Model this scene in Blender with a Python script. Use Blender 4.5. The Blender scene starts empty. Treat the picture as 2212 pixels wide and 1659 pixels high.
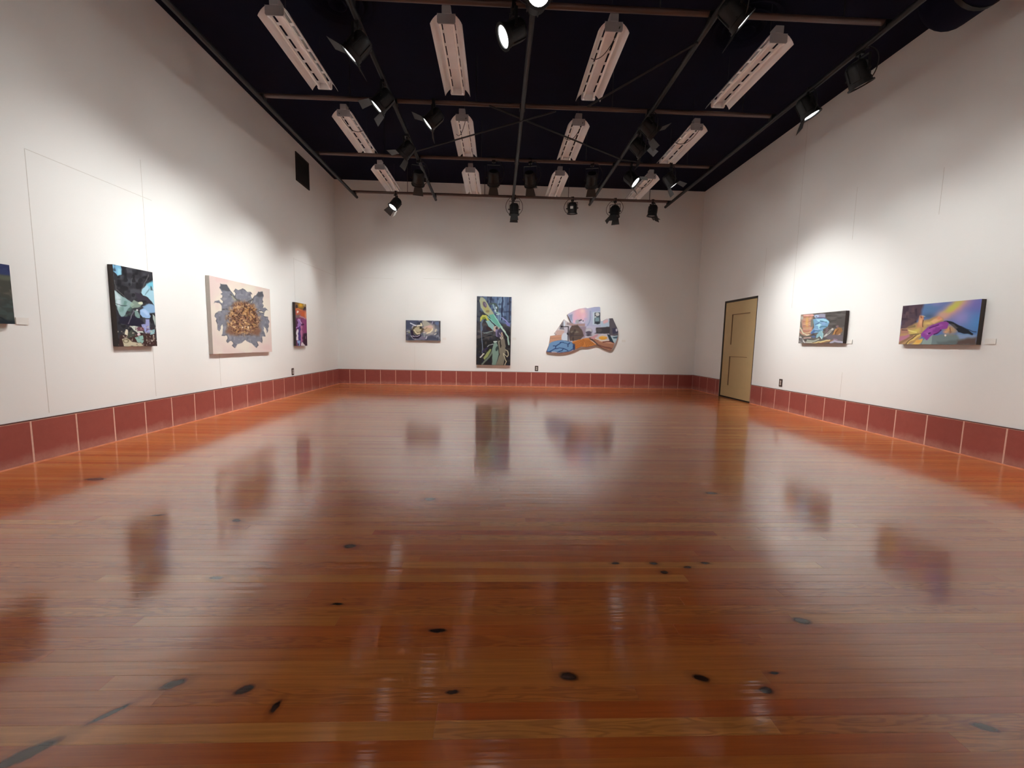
import bpy, bmesh, math, random
import numpy as np
from mathutils import Vector, Matrix
from mathutils.geometry import delaunay_2d_cdt

# ------------------------------------------------------------------ camera, world, exposure
scene = bpy.context.scene
COL = scene.collection
cam_data = bpy.data.cameras.new('camera')
cam_data.sensor_fit = 'HORIZONTAL'
cam_data.sensor_width = 36.0
cam_data.lens = 888.65 / 2212 * 36.0
cam_data.clip_start = 0.02
cam = bpy.data.objects.new('camera', cam_data)
COL.objects.link(cam)
RIGHT = Vector((0.99922537, -0.03401871, 0.01978349))
UP = Vector((-0.01626848, 0.10066484, 0.99478738))
FWD = Vector((0.03583289, 0.99433863, -0.10003343))
m = Matrix.Identity(4)
for i in range(3):
    m[i][0], m[i][1], m[i][2] = RIGHT[i], UP[i], -FWD[i]
m[2][3] = 1.08
cam.matrix_world = m
scene.camera = cam

world = bpy.data.worlds.new('world')
scene.world = world
world.use_nodes = True
world.node_tree.nodes['Background'].inputs[0].default_value = (0.02, 0.02, 0.025, 1)
world.node_tree.nodes['Background'].inputs[1].default_value = 0.2

scene.view_settings.view_transform = 'Standard'
scene.view_settings.look = 'None'
scene.view_settings.gamma = 1.0
scene.view_settings.use_curve_mapping = False
scene.view_settings.exposure = 0.26
scene.cycles.max_bounces = 8
scene.cycles.sample_clamp_indirect = 40.0
scene.cycles.use_light_tree = False
scene.cycles.diffuse_bounces = 4
scene.cycles.glossy_bounces = 4

SPOT_WATTS = 235.0          # every lit spotlight; scaled per lamp in SPOTS below
WARM = (1.0, 1.0, 0.975)
SPILL_WATTS = 21.0          # wide stray light round each beam

# ------------------------------------------------------------------ room measures (metres)
XL, XR, YB, YF, ZC = -3.859, 4.901, 10.111, -3.6, 4.772
TILE, TILE_H = 0.3682, 0.36
PIPE_X = [-3.056, -1.382, 0.27, 1.944, 3.618]
PIPE_Y = [9.072, 7.312, 5.702, 4.088, 2.5, 0.9, -0.7, -2.3]
ZL, ZT = 4.10, 4.158
rng = random.Random(7)

# ------------------------------------------------------------------ helpers
def lin(c):
    out = []
    for v in c[:3]:
        v = v / 255.0
        out.append(v / 12.92 if v <= 0.04045 else ((v + 0.055) / 1.055) ** 2.4)
    return (out[0], out[1], out[2], 1.0)

class NB:
    def __init__(self, name):
        self.mat = bpy.data.materials.new(name)
        self.mat.use_nodes = True
        self.nt = self.mat.node_tree
        self.bsdf = self.nt.nodes['Principled BSDF']
    def n(self, t, **kw):
        nd = self.nt.nodes.new(t)
        for k, v in kw.items():
            setattr(nd, k, v)
        return nd
    def l(self, a, b):
        self.nt.links.new(a, b)
    def math(self, op, a, b=None, clamp=False):
        nd = self.n('ShaderNodeMath', operation=op)
        nd.use_clamp = clamp
        for i, v in enumerate((a, b)):
            if v is None: continue
            if isinstance(v, (int, float)): nd.inputs[i].default_value = v
            else: self.l(v, nd.inputs[i])
        return nd.outputs[0]
    def mix(self, fac, a, b, mode='MIX'):
        nd = self.n('ShaderNodeMix', data_type='RGBA', blend_type=mode)
        for i, v in ((0, fac), (6, a), (7, b)):
            if isinstance(v, (int, float)): nd.inputs[i].default_value = v
            elif isinstance(v, tuple): nd.inputs[i].default_value = v
            else: self.l(v, nd.inputs[i])
        return nd.outputs[2]
    def noise(self, vec, scale, detail=3, rough=0.5):
        nd = self.n('ShaderNodeTexNoise')
        nd.inputs['Scale'].default_value = scale
        nd.inputs['Detail'].default_value = detail
        nd.inputs['Roughness'].default_value = rough
        if vec is not None: self.l(vec, nd.inputs['Vector'])
        return nd.outputs['Fac']
    def mapping(self, vec, scale=(1, 1, 1), loc=(0, 0, 0), rot=(0, 0, 0)):
        nd = self.n('ShaderNodeMapping')
        nd.inputs['Scale'].default_value = scale
        nd.inputs['Location'].default_value = loc
        nd.inputs['Rotation'].default_value = rot
        self.l(vec, nd.inputs['Vector'])
        return nd.outputs[0]
    def ramp(self, fac, stops):
        nd = self.n('ShaderNodeValToRGB')
        els = nd.color_ramp.elements
        while len(els) < len(stops): els.new(0.5)
        for e, (p, c) in zip(els, stops):
            e.position = p; e.color = c
        self.l(fac, nd.inputs[0])
        return nd.outputs[0]
    def bump(self, h, strength, dist=0.01):
        nd = self.n('ShaderNodeBump')
        nd.inputs['Strength'].default_value = strength
        nd.inputs['Distance'].default_value = dist
        self.l(h, nd.inputs['Height'])
        self.l(nd.outputs[0], self.bsdf.inputs['Normal'])
        return nd.outputs[0]
    def set(self, **kw):
        for k, v in kw.items():
            self.bsdf.inputs[k.replace('_', ' ')].default_value = v

def simple(name, rgb, rough=0.5, metal=0.0, var=0.06, scale=30.0, bump=0.0, spec=0.5):
    b = NB(name)
    tc = b.n('ShaderNodeTexCoord').outputs['Object']
    f = b.noise(tc, scale, 1)
    c = lin(rgb)
    lo = tuple(v * (1 - var) for v in c[:3]) + (1,)
    hi = tuple(min(1, v * (1 + var)) for v in c[:3]) + (1,)
    b.l(b.mix(f, lo, hi), b.bsdf.inputs['Base Color'])
    b.set(Roughness=rough, Metallic=metal)
    b.bsdf.inputs['Specular IOR Level'].default_value = spec
    if bump: b.bump(f, bump, 0.002)
    return b.mat

M = {}
# ------------------------------------------------------------------ materials
def wall_material():
    b = NB('painted_wall')
    geo = b.n('ShaderNodeNewGeometry').outputs['Position']
    f = b.noise(geo, 1.3, 2, 0.6)
    col = b.mix(f, lin((237, 238, 236)), lin((242, 243, 241)))
    b.l(col, b.bsdf.inputs['Base Color'])
    b.set(Roughness=0.75)
    b.bsdf.inputs['Specular IOR Level'].default_value = 0.25
    return b.mat
M['wall'] = wall_material()
M['seam'] = simple('wall_seam', (214, 211, 205), 0.8)
M['ceiling'] = simple('black_ceiling', (13, 13, 34), 0.9, var=0.2, scale=6, spec=0.15)
M['black'] = simple('black_metal', (20, 20, 21), 0.5, spec=0.4)
M['pipe'] = simple('dark_pipe', (20, 18, 19), 0.55, var=0.25, scale=4, spec=0.5)
M['pipe_cross'] = simple('brown_pipe', (84, 62, 55), 0.4, var=0.3, scale=3, spec=0.5)
M['barn'] = simple('barn_door_metal', (44, 44, 44), 0.5, var=0.1)
M['wire'] = simple('dark_wire', (45, 45, 50), 0.5)
M['fix_white'] = simple('white_enamel', (250, 251, 252), 0.22, var=0.03, scale=8, spec=0.9)
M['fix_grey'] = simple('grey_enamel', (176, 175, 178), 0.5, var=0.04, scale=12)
M['tube'] = simple('fluorescent_glass', (250, 248, 244), 0.25, var=0.01)
M['tin'] = simple('barn_door_lit', (225, 222, 215), 0.35, var=0.05)  # pale colour stands in for lamplight falling on one barn door
M['grout'] = simple('grout', (222, 178, 160), 0.85, var=0.12, scale=40)
M['mortar'] = simple('waxed_mortar', (206, 122, 84), 0.5, var=0.3, scale=12)
M['cap'] = simple('tile_cap', (92, 52, 50), 0.6)
M['door'] = simple('door_tan', (192, 168, 122), 0.55, var=0.05, scale=5)
M['door_dark'] = simple('door_frame_dark', (44, 34, 26), 0.6)
M['plate'] = simple('bronze_plate', (70, 56, 48), 0.45, metal=0.3)
M['socket'] = simple('socket_white', (205, 196, 186), 0.5)
M['vent'] = simple('vent_brown', (50, 40, 36), 0.6)
M['vent_hole'] = simple('vent_dark', (18, 14, 13), 0.8)
M['card'] = simple('white_card', (235, 233, 228), 0.7, var=0.02)
M['edge_dark'] = simple('canvas_edge_dark', (58, 49, 46), 0.7, var=0.2, scale=25)
M['edge_pale'] = simple('canvas_edge_pale', (186, 178, 170), 0.8)
M['edge_grey'] = simple('canvas_edge_grey', (150, 146, 142), 0.8)
M['edge_wood'] = simple('panel_edge_brown', (150, 108, 92), 0.7)
M['label'] = simple('lamp_sticker', (215, 212, 206), 0.6)

def lens_material(name, strength):
    b = NB(name)
    tc = b.n('ShaderNodeTexCoord').outputs['Object']
    f = b.noise(tc, 60, 1)
    col = b.mix(f, (1.0, 0.97, 0.92, 1), (0.94, 0.97, 1.0, 1))
    b.l(col, b.bsdf.inputs['Emission Color'])
    b.set(Roughness=0.2)
    b.bsdf.inputs['Base Color'].default_value = (0.7, 0.7, 0.7, 1)
    b.bsdf.inputs['Emission Strength'].default_value = strength
    return b.mat
M['lens_on'] = lens_material('lit_lens', 3.0)
M['lens_hot'] = lens_material('bright_lit_lens', 14.0)
M['lens_off'] = simple('unlit_lens', (90, 90, 92), 0.15)

def tile_material():
    b = NB('quarry_tile')
    geo = b.n('ShaderNodeNewGeometry').outputs['Position']
    info = b.n('ShaderNodeObjectInfo')
    f = b.noise(geo, 14, 5, 0.65)
    base = b.mix(f, lin((148, 72, 64)), lin((168, 88, 78)))
    base = b.mix(b.math('MULTIPLY', info.outputs['Random'], 0.35), base, lin((138, 62, 56)))
    sp = b.noise(geo, 140, 2, 0.6)
    base = b.mix(b.math('MULTIPLY', b.math('GREATER_THAN', sp, 0.66), 0.18), base, lin((176, 120, 104)))
    # mop haze and old wax left along the foot of the tiles
    sep = b.n('ShaderNodeSeparateXYZ'); b.l(geo, sep.inputs[0])
    edge = b.math('ADD', sep.outputs['Z'], b.math('MULTIPLY', b.noise(geo, 5, 4, 0.7), -0.14))
    hz = b.math('SUBTRACT', 1.0, b.math('MULTIPLY', b.math('ADD', edge, 0.045), 13.0), clamp=True)
    hz = b.math('MULTIPLY', hz, b.noise(geo, 9, 4, 0.7), clamp=True)
    base = b.mix(b.math('MULTIPLY', hz, 0.95), base, lin((196, 150, 136)))
    b.l(base, b.bsdf.inputs['Base Color'])
    b.set(Roughness=0.5)
    b.bump(f, 0.15, 0.003)
    return b.mat
M['tile'] = tile_material()

KNOTS = [  # x, y, radius along the board, radius across, turn
    (-0.761, 2.09, .030, .020, 0), (-0.209, 1.451, .034, .011, 0), (-0.641, 1.61, .026, .006, 0),
    (-0.993, 1.217, .032, .016, .5), (-0.764, 1.193, .027, .015, .5), (-0.637, 1.132, .010, .022, -.15),
    (-0.124, 1.177, .020, .008, 0), (0.248, 1.233, .030, .017, -.2), (0.681, 1.221, .025, .014, -.4),
    (0.867, 1.171, .022, .013, 0), (1.23, 1.496, .034, .018, -.2), (1.425, 1.037, .030, .012, -.3),
    (-1.198, 1.0, .060, .020, .75), (-1.092, 1.118, .042, .009, .8), (-1.53, 2.398, .026, .016, -.3),
    (0.793, 1.924, .020, .012, 0), (1.056, 1.928, .022, .010, 0), (0.946, 1.89, .020, .010, 0),
    (0.815, 1.845, .018, .014, 0), (0.60, 1.925, .020, .010, 0), (-2.039, 2.465, .035, .008, .2),
    (0.94, 1.24, .018, .006, 0),
    (-3.0, 3.1, .07, .03, 0), (-1.25, 1.80, .03, .01, 0),
    (1.6, 2.9, .04, .018, 0), (-.45, 2.75, .035, .02, 0),
]

def wood_material(knots):
    b = NB('knotty_pine_boards' if knots else 'waxed_pine_boards')
    geo = b.n('ShaderNodeNewGeometry').outputs['Position']
    tint = b.n('ShaderNodeAttribute', attribute_name='tint')
    seed = b.n('ShaderNodeSeparateColor'); b.l(tint.outputs['Color'], seed.inputs[0])
    light, warm, rnd = seed.outputs[0], seed.outputs[1], seed.outputs[2]
    # push the grain to another place for each board
    off = b.n('ShaderNodeCombineXYZ')
    b.l(b.math('MULTIPLY', rnd, 37.0), off.inputs[0]); b.l(b.math('MULTIPLY', rnd, 91.0), off.inputs[2])
    add = b.n('ShaderNodeVectorMath', operation='ADD'); b.l(geo, add.inputs[0]); b.l(off.outputs[0], add.inputs[1])
    p = add.outputs[0]
    grain = b.noise(b.mapping(p, (1.1, 38, 1)), 2.0, 5, 0.62)
    fine = b.noise(b.mapping(p, (5, 190, 1)), 2.0, 3, 0.6)
    flame = b.noise(b.mapping(p, (2.2, 17, 1)), 1.6, 2, 0.5)
    ringv = b.math('SINE', b.math('MULTIPLY', flame, 46.0))
    col = b.mix(warm, lin((234, 104, 30)), lin((244, 138, 48)))
    col = b.mix(light, b.mix(0.5, col, lin((190, 84, 34))), b.mix(0.6, col, lin((250, 186, 100))))
    dark = b.mix(0.6, col, lin((120, 46, 20)))
    g = b.math('MULTIPLY', b.math('SUBTRACT', grain, 0.36), 2.3, clamp=True)
    col = b.mix(b.math('MULTIPLY', g, 0.6), col, dark)
    rg = b.math('MULTIPLY', b.math('GREATER_THAN', rnd, 0.62), b.math('MULTIPLY', b.math('ADD', ringv, 0.2), 0.42), clamp=True)
    col = b.mix(rg, col, dark)
    col = b.mix(b.math('MULTIPLY', b.math('SUBTRACT', fine, 0.45), 0.7, clamp=True), col, dark)
    # knots of the pine where they sit in the boards
    total = None
    if knots:
        wob = b.n('ShaderNodeTexNoise'); wob.inputs['Scale'].default_value = 34; wob.inputs['Detail'].default_value = 2
        b.l(geo, wob.inputs['Vector'])
        wv = b.n('ShaderNodeVectorMath', operation='MULTIPLY_ADD')
        b.l(wob.outputs['Color'], wv.inputs[0]); wv.inputs[1].default_value = (.018, .010, 0); wv.inputs[2].default_value = (-.009, -.005, 0)
        pv = b.n('ShaderNodeVectorMath', operation='ADD'); b.l(geo, pv.inputs[0]); b.l(wv.outputs[0], pv.inputs[1])
        for (kx, ky, rx, ry, ang) in KNOTS:
            mp = b.n('ShaderNodeMapping', vector_type='TEXTURE')
            mp.inputs['Location'].default_value = (kx, ky, 0)
            mp.inputs['Rotation'].default_value = (0, 0, ang)
            mp.inputs['Scale'].default_value = (rx, ry, 1)
            b.l(pv.outputs[0], mp.inputs['Vector'])
            ln = b.n('ShaderNodeVectorMath', operation='LENGTH'); b.l(mp.outputs[0], ln.inputs[0])
            total = ln.outputs['Value'] if total is None else b.math('MINIMUM', total, ln.outputs['Value'])
        core = b.math('MULTIPLY', b.math('SUBTRACT', 1.25, total), 2.0, clamp=True)
        ring = b.math('MULTIPLY', b.math('SUBTRACT', 2.5, total), 0.5, clamp=True)
        col = b.mix(b.math('MULTIPLY', ring, 0.5), col, lin((120, 50, 22)))
        col = b.mix(b.math('MULTIPLY', core, 0.93), col, lin((44, 20, 14)))
    b.l(col, b.bsdf.inputs['Base Color'])
    rough = b.math('ADD', 0.30, b.math('MULTIPLY', grain, 0.1))
    b.l(rough, b.bsdf.inputs['Roughness'])
    b.bsdf.inputs['Specular IOR Level'].default_value = 0.08
    b.bsdf.inputs['Coat Weight'].default_value = 1.0
    b.bsdf.inputs['Coat IOR'].default_value = 2.0
    b.l(b.math('ADD', 0.085, b.math('MULTIPLY', fine, 0.06)), b.bsdf.inputs['Coat Roughness'])
    # gentle cupping and brush marks of the finish
    h = b.math('ADD', b.math('MULTIPLY', b.noise(b.mapping(geo, (1.2, 26, 1)), 1.5, 2, 0.5), 0.7),
               b.math('MULTIPLY', b.noise(b.mapping(geo, (3, 9, 1)), 2.2, 2, 0.5), 0.6))
    bp = b.n('ShaderNodeBump'); bp.inputs['Strength'].default_value = 0.16; bp.inputs['Distance'].default_value = 0.006
    b.l(h, bp.inputs['Height'])
    b.l(bp.outputs[0], b.bsdf.inputs['Coat Normal'])
    return b.mat
M['wood'] = wood_material(False)
M['wood_knots'] = wood_material(True)
M['subfloor'] = simple('subfloor', (60, 30, 16), 0.8)

# ------------------------------------------------------------------ mesh helpers
def box(bm, x0, x1, y0, y1, z0, z1):
    vs = [bm.verts.new((x, y, z)) for x in (x0, x1) for y in (y0, y1) for z in (z0, z1)]
    for f in ((0, 1, 3, 2), (4, 6, 7, 5), (0, 4, 5, 1), (2, 3, 7, 6), (0, 2, 6, 4), (1, 5, 7, 3)):
        bm.faces.new([vs[i] for i in f])

def tube(bm, pts, r, seg=8, cap=True):
    pts = [Vector(p) for p in pts]
    rings = []
    prev = None
    for i, p in enumerate(pts):
        if i == 0: d = pts[1] - p
        elif i == len(pts) - 1: d = p - pts[-2]
        else: d = pts[i + 1] - pts[i - 1]
        d.normalize()
        if prev is None:
            u = d.orthogonal().normalized()
        else:
            u = (prev - d * prev.dot(d))
            u = u.normalized() if u.length > 1e-6 else d.orthogonal().normalized()
        prev = u
        v = d.cross(u)
        rings.append([bm.verts.new(p + (u * math.cos(2 * math.pi * k / seg) + v * math.sin(2 * math.pi * k / seg)) * r) for k in range(seg)])
    for a, b_ in zip(rings, rings[1:]):
        for k in range(seg):
            bm.faces.new((a[k], a[(k + 1) % seg], b_[(k + 1) % seg], b_[k]))
    if cap:
        bm.faces.new(list(reversed(rings[0]))); bm.faces.new(rings[-1])

def lathe(bm, prof, seg=24, close_start=True, close_end=True):
    rings = []
    for (r, z) in prof:
        rings.append([bm.verts.new((r * math.cos(2 * math.pi * k / seg), r * math.sin(2 * math.pi * k / seg), z)) for k in range(seg)])
    for a, b_ in zip(rings, rings[1:]):
        for k in range(seg):
            bm.faces.new((a[k], a[(k + 1) % seg], b_[(k + 1) % seg], b_[k]))
    if close_start: bm.faces.new(list(reversed(rings[0])))
    if close_end: bm.faces.new(rings[-1])

def mesh(name, bm, mat, smooth=False):
    bmesh.ops.recalc_face_normals(bm, faces=bm.faces)
    me = bpy.data.meshes.new(name)
    bm.to_mesh(me); bm.free()
    me.materials.append(mat)
    if smooth:
        me.shade_smooth()
        try: me.set_sharp_from_angle(angle=math.radians(40))
        except Exception: pass
    return me

def link(name, data, parent=None, loc=None, mat4=None):
    o = bpy.data.objects.new(name, data)
    COL.objects.link(o)
    if parent is not None: o.parent = parent
    if loc is not None: o.location = loc
    if mat4 is not None: o.matrix_local = mat4
    return o

def thing(name, label, cat, loc=(0, 0, 0), rotz=0.0, group=None):
    o = link(name, None, loc=loc)
    o.empty_display_size = 0.1
    o.rotation_euler = (0, 0, rotz)
    tag(o, label, cat, group)
    return o

def tag(o, label, cat=None, group=None, kind=None):
    if label: o['label'] = label
    if cat: o['category'] = cat
    if group: o['group'] = group
    if kind: o['kind'] = kind
    return o

def boxes(name, rects, mat, parent=None, loc=None):
    bm = bmesh.new()
    for r in rects: box(bm, *r)
    return link(name, mesh(name, bm, mat), parent, loc)

# ------------------------------------------------------------------ room shell
T = 0.15
floor = boxes('floor', [(XL - T, XR + T, YF - T, YB + T, -0.16, -0.02)], M['subfloor'])
tag(floor, 'glossy orange-brown pine strip floor with dark knots', kind='structure')
ceiling = boxes('ceiling', [(XL - T, XR + T, YF - T, YB + T, ZC, ZC + T)], M['ceiling'])
tag(ceiling, 'flat black ceiling above the pipe grid', kind='structure')
wall_left = boxes('wall_left', [(XL - T, XL, YF - T, YB + T, -0.02, ZC)], M['wall'])
tag(wall_left, 'tall off-white wall with four pictures and a dark vent', kind='structure')
wall_back = boxes('wall_back', [(XL, XR, YB, YB + T, -0.02, ZC)], M['wall'])
tag(wall_back, 'tall off-white end wall with three pictures', kind='structure')
wall_front = boxes('wall_front', [(XL, XR, YF - T, YF, -0.02, ZC)], M['wall'])
tag(wall_front, 'off-white wall behind the viewer', kind='structure')
DY0, DY1, DZ = 7.742, 8.86, 2.045          # door opening in the right wall
wall_right = boxes('wall_right', [(XR, XR + T, YF - T, DY0, -0.02, ZC), (XR, XR + T, DY1, YB + T, -0.02, ZC),
                                  (XR, XR + T, DY0, DY1, DZ, ZC)], M['wall'])
tag(wall_right, 'tall off-white wall with a tan door and two pictures', kind='structure')

# panel seams in the painted boards of the walls
def seam(parent, p0, p1, nrm, w=0.004):
    p0, p1 = Vector(p0), Vector(p1)
    lo = Vector([min(a, b_) - (w if n == 0 else 0) / 2 for a, b_, n in zip(p0, p1, nrm)])
    hi = Vector([max(a, b_) + (w if n == 0 else 0) / 2 for a, b_, n in zip(p0, p1, nrm)])
    for i, n in enumerate(nrm):
        if n > 0: hi[i] += 0.0012
        if n < 0: lo[i] -= 0.0012
    boxes('panel_seam', [(lo.x, hi.x, lo.y, hi.y, lo.z, hi.z)], M['seam'], parent)
ZS = 2.567
seam(wall_left, (XL, 3.648, ZS), (XL, 4.87, ZS), (1, 0, 0))
for yy, z0, z1 in ((3.64, 0.4, ZS), (4.757, 0.4, 2.95), (5.855, 0.4, 0.85), (8.06, 1.78, ZS + .02)):
    seam(wall_left, (XL, yy, z0), (XL, yy, z1), (1, 0, 0))
seam(wall_left, (XL, 8.06, ZS), (XL, 9.98, ZS), (1, 0, 0))
seam(wall_back, (-1.802, YB, 2.566), (-0.897, YB, 2.566), (0, -1, 0))
seam(wall_back, (-3.279, YB, 2.545), (-2.515, YB, 2.545), (0, -1, 0), 0.003)
seam(wall_back, (-0.9, YB, 2.3), (-0.9, YB, 2.9), (0, -1, 0), 0.003)
seam(wall_back, (-2.02, YB, 0.38), (-2.02, YB, 0.95), (0, -1, 0), 0.003)
for yy, z0, z1 in ((4.6, 2.6, 3.1), (6.81, 1.75, 4.7), (5.674, 0.4, 0.75), (5.73, 2.6, 3.3), (7.6, 2.2, 2.9)):
    seam(wall_right, (XR, yy, z0), (XR, yy, z1), (-1, 0, 0))

# ------------------------------------------------------------------ floor boards
BW = 0.0571
Y0 = 1.0238
FIXED = {0: [(-2.2, -0.16, 0.86, .7), (-0.16, 0.815, 0.82, .75)], 1: [(-1.8, -.16, .35, .4)], -1: [(-1.6, 1.3, .2, .25)],
         4: [(-2.0, .2, .55, .75), (.2, 2.0, .42, .6)], 3: [(-1.2, .9, .5, .7)], 2: [(-1.0, .45, .45, .55), (.45, 2.2, .36, .4)],
         6: [(-2.2, 1.0, .3, .3)], 5: [(-1.5, 1.8, .38, .55)], 7: [(-.9, .7, .22, .25)], 8: [(-.6, 1.2, .33, .4)]}
def row_boards(k):
    fx = sorted(FIXED.get(k, []))
    cuts = []
    r = random.Random(1000 + k)
    x = XL - 0.0
    out = []
    spans = [(a, b_) for a, b_, *_ in fx]
    # free stretches between the fixed boards
    free = []
    cur = XL
    for a, b_ in spans:
        free.append((cur, a)); cur = b_
    free.append((cur, XR))
    for a, b_ in free:
        p = a
        while p < b_ - 0.02:
            ln = r.uniform(1.4, 3.6)
            if p == XL: ln = r.uniform(0.5, 2.6)
            q = min(b_, p + ln)
            if b_ - q < 0.5: q = b_
            lightness = min(1, max(0, r.gauss(0.33, 0.16)))
            if r.random() < 0.06: lightness = 0.75
            out.append((p, q, lightness, r.random()))
            p = q
    out += [tuple(f) for f in fx]
    return out
rows = range(int(math.floor((YF - Y0) / BW)), int((YB - Y0) / BW) + 1)
allb = []
for k in rows:
    y0 = Y0 + k * BW; y1 = min(YB, y0 + BW)
    if y1 - y0 < 0.01: continue
    for (a, b_, li, wa) in row_boards(k):
        allb.append((k, a, b_, y0, y1, li, wa, rng.random()))
def board_geo(V, F, Cc, bd):
    k, a, b_, y0, y1, li, wa, rd = bd
    g, e = 0.0001, 0.0005
    dz = (rd - 0.5) * 0.0001
    i = len(V)
    V += [(a + g, y0 + g, -0.02), (b_ - g, y0 + g, -0.02), (b_ - g, y1 - g, -0.02), (a + g, y1 - g, -0.02),
          (a + g, y0 + g, dz - .00015), (b_ - g, y0 + g, dz - .00015), (b_ - g, y1 - g, dz - .00015), (a + g, y1 - g, dz - .00015),
          (a + e, y0 + e, dz), (b_ - e, y0 + e, dz), (b_ - e, y1 - e, dz), (a + e, y1 - e, dz)]
    F += [(i + 8, i + 9, i + 10, i + 11)]
    for q in range(4):
        n = (q + 1) % 4
        F += [(i + q, i + n, i + 4 + n, i + 4 + q), (i + 4 + q, i + 4 + n, i + 8 + n, i + 8 + q)]
    Cc += [(li, wa, rd, 1.0)] * 12
def board_mesh(name, bds, mat='wood'):
    V, F, Cc = [], [], []
    for bd in bds: board_geo(V, F, Cc, bd)
    me = bpy.data.meshes.new(name)
    me.from_pydata(V, [], F)
    at = me.color_attributes.new('tint', 'FLOAT_COLOR', 'POINT')
    at.data.foreach_set('color', np.array(Cc, dtype=np.float32).ravel())
    me.materials.append(M[mat])
    return me
def in_view(bd):
    k, a, b_, y0, y1 = bd[:5]
    if y0 < 0.84: return False
    return b_ > -1.26 * y1 - 0.02 and a < 1.30 * y1 + 0.05
vis = sorted([bd for bd in allb if in_view(bd)], key=lambda d: d[3])
near = vis[:296]; nearset = set((d[0], d[1]) for d in near)
for bd in near:
    has_knot = any(bd[1] - .2 < k[0] < bd[2] + .2 and bd[3] - .08 < k[1] < bd[4] + .08 for k in KNOTS)
    link('floor_board', board_mesh('floor_board', [bd], 'wood_knots' if has_knot else 'wood'), floor)
rest = link('floor_boards_beyond', board_mesh('floor_boards_beyond', [d for d in allb if (d[0], d[1]) not in nearset]), floor)
tag(rest, None, kind='stuff')

# ------------------------------------------------------------------ red tile baseboards
bm = bmesh.new()
gx, gz, th = TILE - 0.011, TILE_H - 0.016, 0.012
box(bm, 0, th, 0, gx, 0.010, 0.010 + gz)
bmesh.ops.bevel(bm, geom=[e for e in bm.edges], offset=0.0025, segments=1, affect='EDGES')
tile_me = mesh('tile', bm, M['tile'])
def tile_piece(w):
    if abs(w - gx) < 0.004: return tile_me
    bm = bmesh.new(); box(bm, 0, th, 0, w, 0.010, 0.010 + gz)
    bmesh.ops.bevel(bm, geom=[e for e in bm.edges], offset=0.0025, segments=1, affect='EDGES')
    return mesh('tile', bm, M['tile'])
def mortar(parent, pts, nrm):
    """thin uneven bead of old mortar and wax where tile meets the floor"""
    r = random.Random(len(pts) + int(abs(pts[0][0]) * 10))
    bm = bmesh.new()
    a, b_ = Vector(pts[0]), Vector(pts[1])
    n = max(2, int((b_ - a).length / 0.06))
    prev = None
    for i in range(n + 1):
        p = a.lerp(b_, i / n)
        w = 0.016 + r.uniform(-0.006, 0.008); h = 0.010 + r.uniform(-0.003, 0.006)
        nv = Vector(nrm)
        cur = [bm.verts.new(p + Vector((0, 0, 0.0005))), bm.verts.new(p + nv * (0.012 + w) + Vector((0, 0, 0.0005))), bm.verts.new(p + nv * 0.013 + Vector((0, 0, h)))]
        cur.append(bm.verts.new(p + Vector((0, 0, h))))
        if prev:
            for q in range(4):
                bm.faces.new((prev[q], prev[(q + 1) % 4], cur[(q + 1) % 4], cur[q]))
        prev = cur
    return link('mortar_bead', mesh('mortar_bead', bm, M['mortar']), parent)
def baseboard(name, label, wall, spans, joints):
    """wall: 'L','R','B','F'; spans: stretches along the wall; joints: where the joints fall"""
    rects = []
    for (s0, s1) in spans:
        if wall == 'L': rects.append((XL, XL + 0.0138, s0, s1, 0.002, TILE_H))
        if wall == 'R': rects.append((XR - 0.0138, XR, s0, s1, 0.002, TILE_H))
        if wall == 'B': rects.append((s0, s1, YB - 0.0138, YB, 0.002, TILE_H))
        if wall == 'F': rects.append((s0, s1, YF, YF + 0.0138, 0.002, TILE_H))
    o = boxes(name, rects, M['grout'])
    tag(o, label, kind='structure')
    for (s0, s1) in spans:
        js = [s0] + [j for j in sorted(joints) if s0 + 0.03 < j < s1 - 0.03] + [s1]
        for j0, j1 in zip(js, js[1:]):
            w = (j1 - j0) - 0.011
            if abs(j1 - j0 - TILE) < 0.02: w = gx
            me = tile_piece(w)
            p = j0 + 0.0055
            if wall == 'L': link('tile', me, o, mat4=Matrix.Translation((XL + 0.003, p, 0)))
            if wall == 'R': link('tile', me, o, mat4=Matrix.Translation((XR - 0.003, p + w, 0)) @ Matrix.Rotation(math.pi, 4, 'Z'))
            if wall == 'B': link('tile', me, o, mat4=Matrix.Translation((p, YB - 0.003, 0)) @ Matrix.Rotation(-math.pi / 2, 4, 'Z'))
            if wall == 'F': link('tile', me, o, mat4=Matrix.Translation((p + w, YF + 0.003, 0)) @ Matrix.Rotation(math.pi / 2, 4, 'Z'))
        if wall == 'L': c = (XL, XL + 0.016, s0, s1, TILE_H - 0.002, TILE_H + 0.006); e = ((XL, s0, 0), (XL, s1, 0)); nn = (1, 0, 0)
        if wall == 'R': c = (XR - 0.016, XR, s0, s1, TILE_H - 0.002, TILE_H + 0.006); e = ((XR, s0, 0), (XR, s1, 0)); nn = (-1, 0, 0)
        if wall == 'B': c = (s0, s1, YB - 0.016, YB, TILE_H - 0.002, TILE_H + 0.006); e = ((s0, YB, 0), (s1, YB, 0)); nn = (0, -1, 0)
        if wall == 'F': c = (s0, s1, YF, YF + 0.016, TILE_H - 0.002, TILE_H + 0.006); e = ((s0, YF, 0), (s1, YF, 0)); nn = (0, 1, 0)
        boxes('tile_cap', [c], M['cap'], o)
        mortar(o, e, nn)
    return o
baseboard('baseboard_left', 'row of square red tiles with pale joints below the four pictures', 'L', [(YF, YB - 0.016)], [3.481 + TILE * i for i in range(-20, 20)])
baseboard('baseboard_back', 'row of square red tiles along the end wall', 'B', [(XL, XR)], [-3.584 + TILE * i for i in range(0, 24)])
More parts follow.
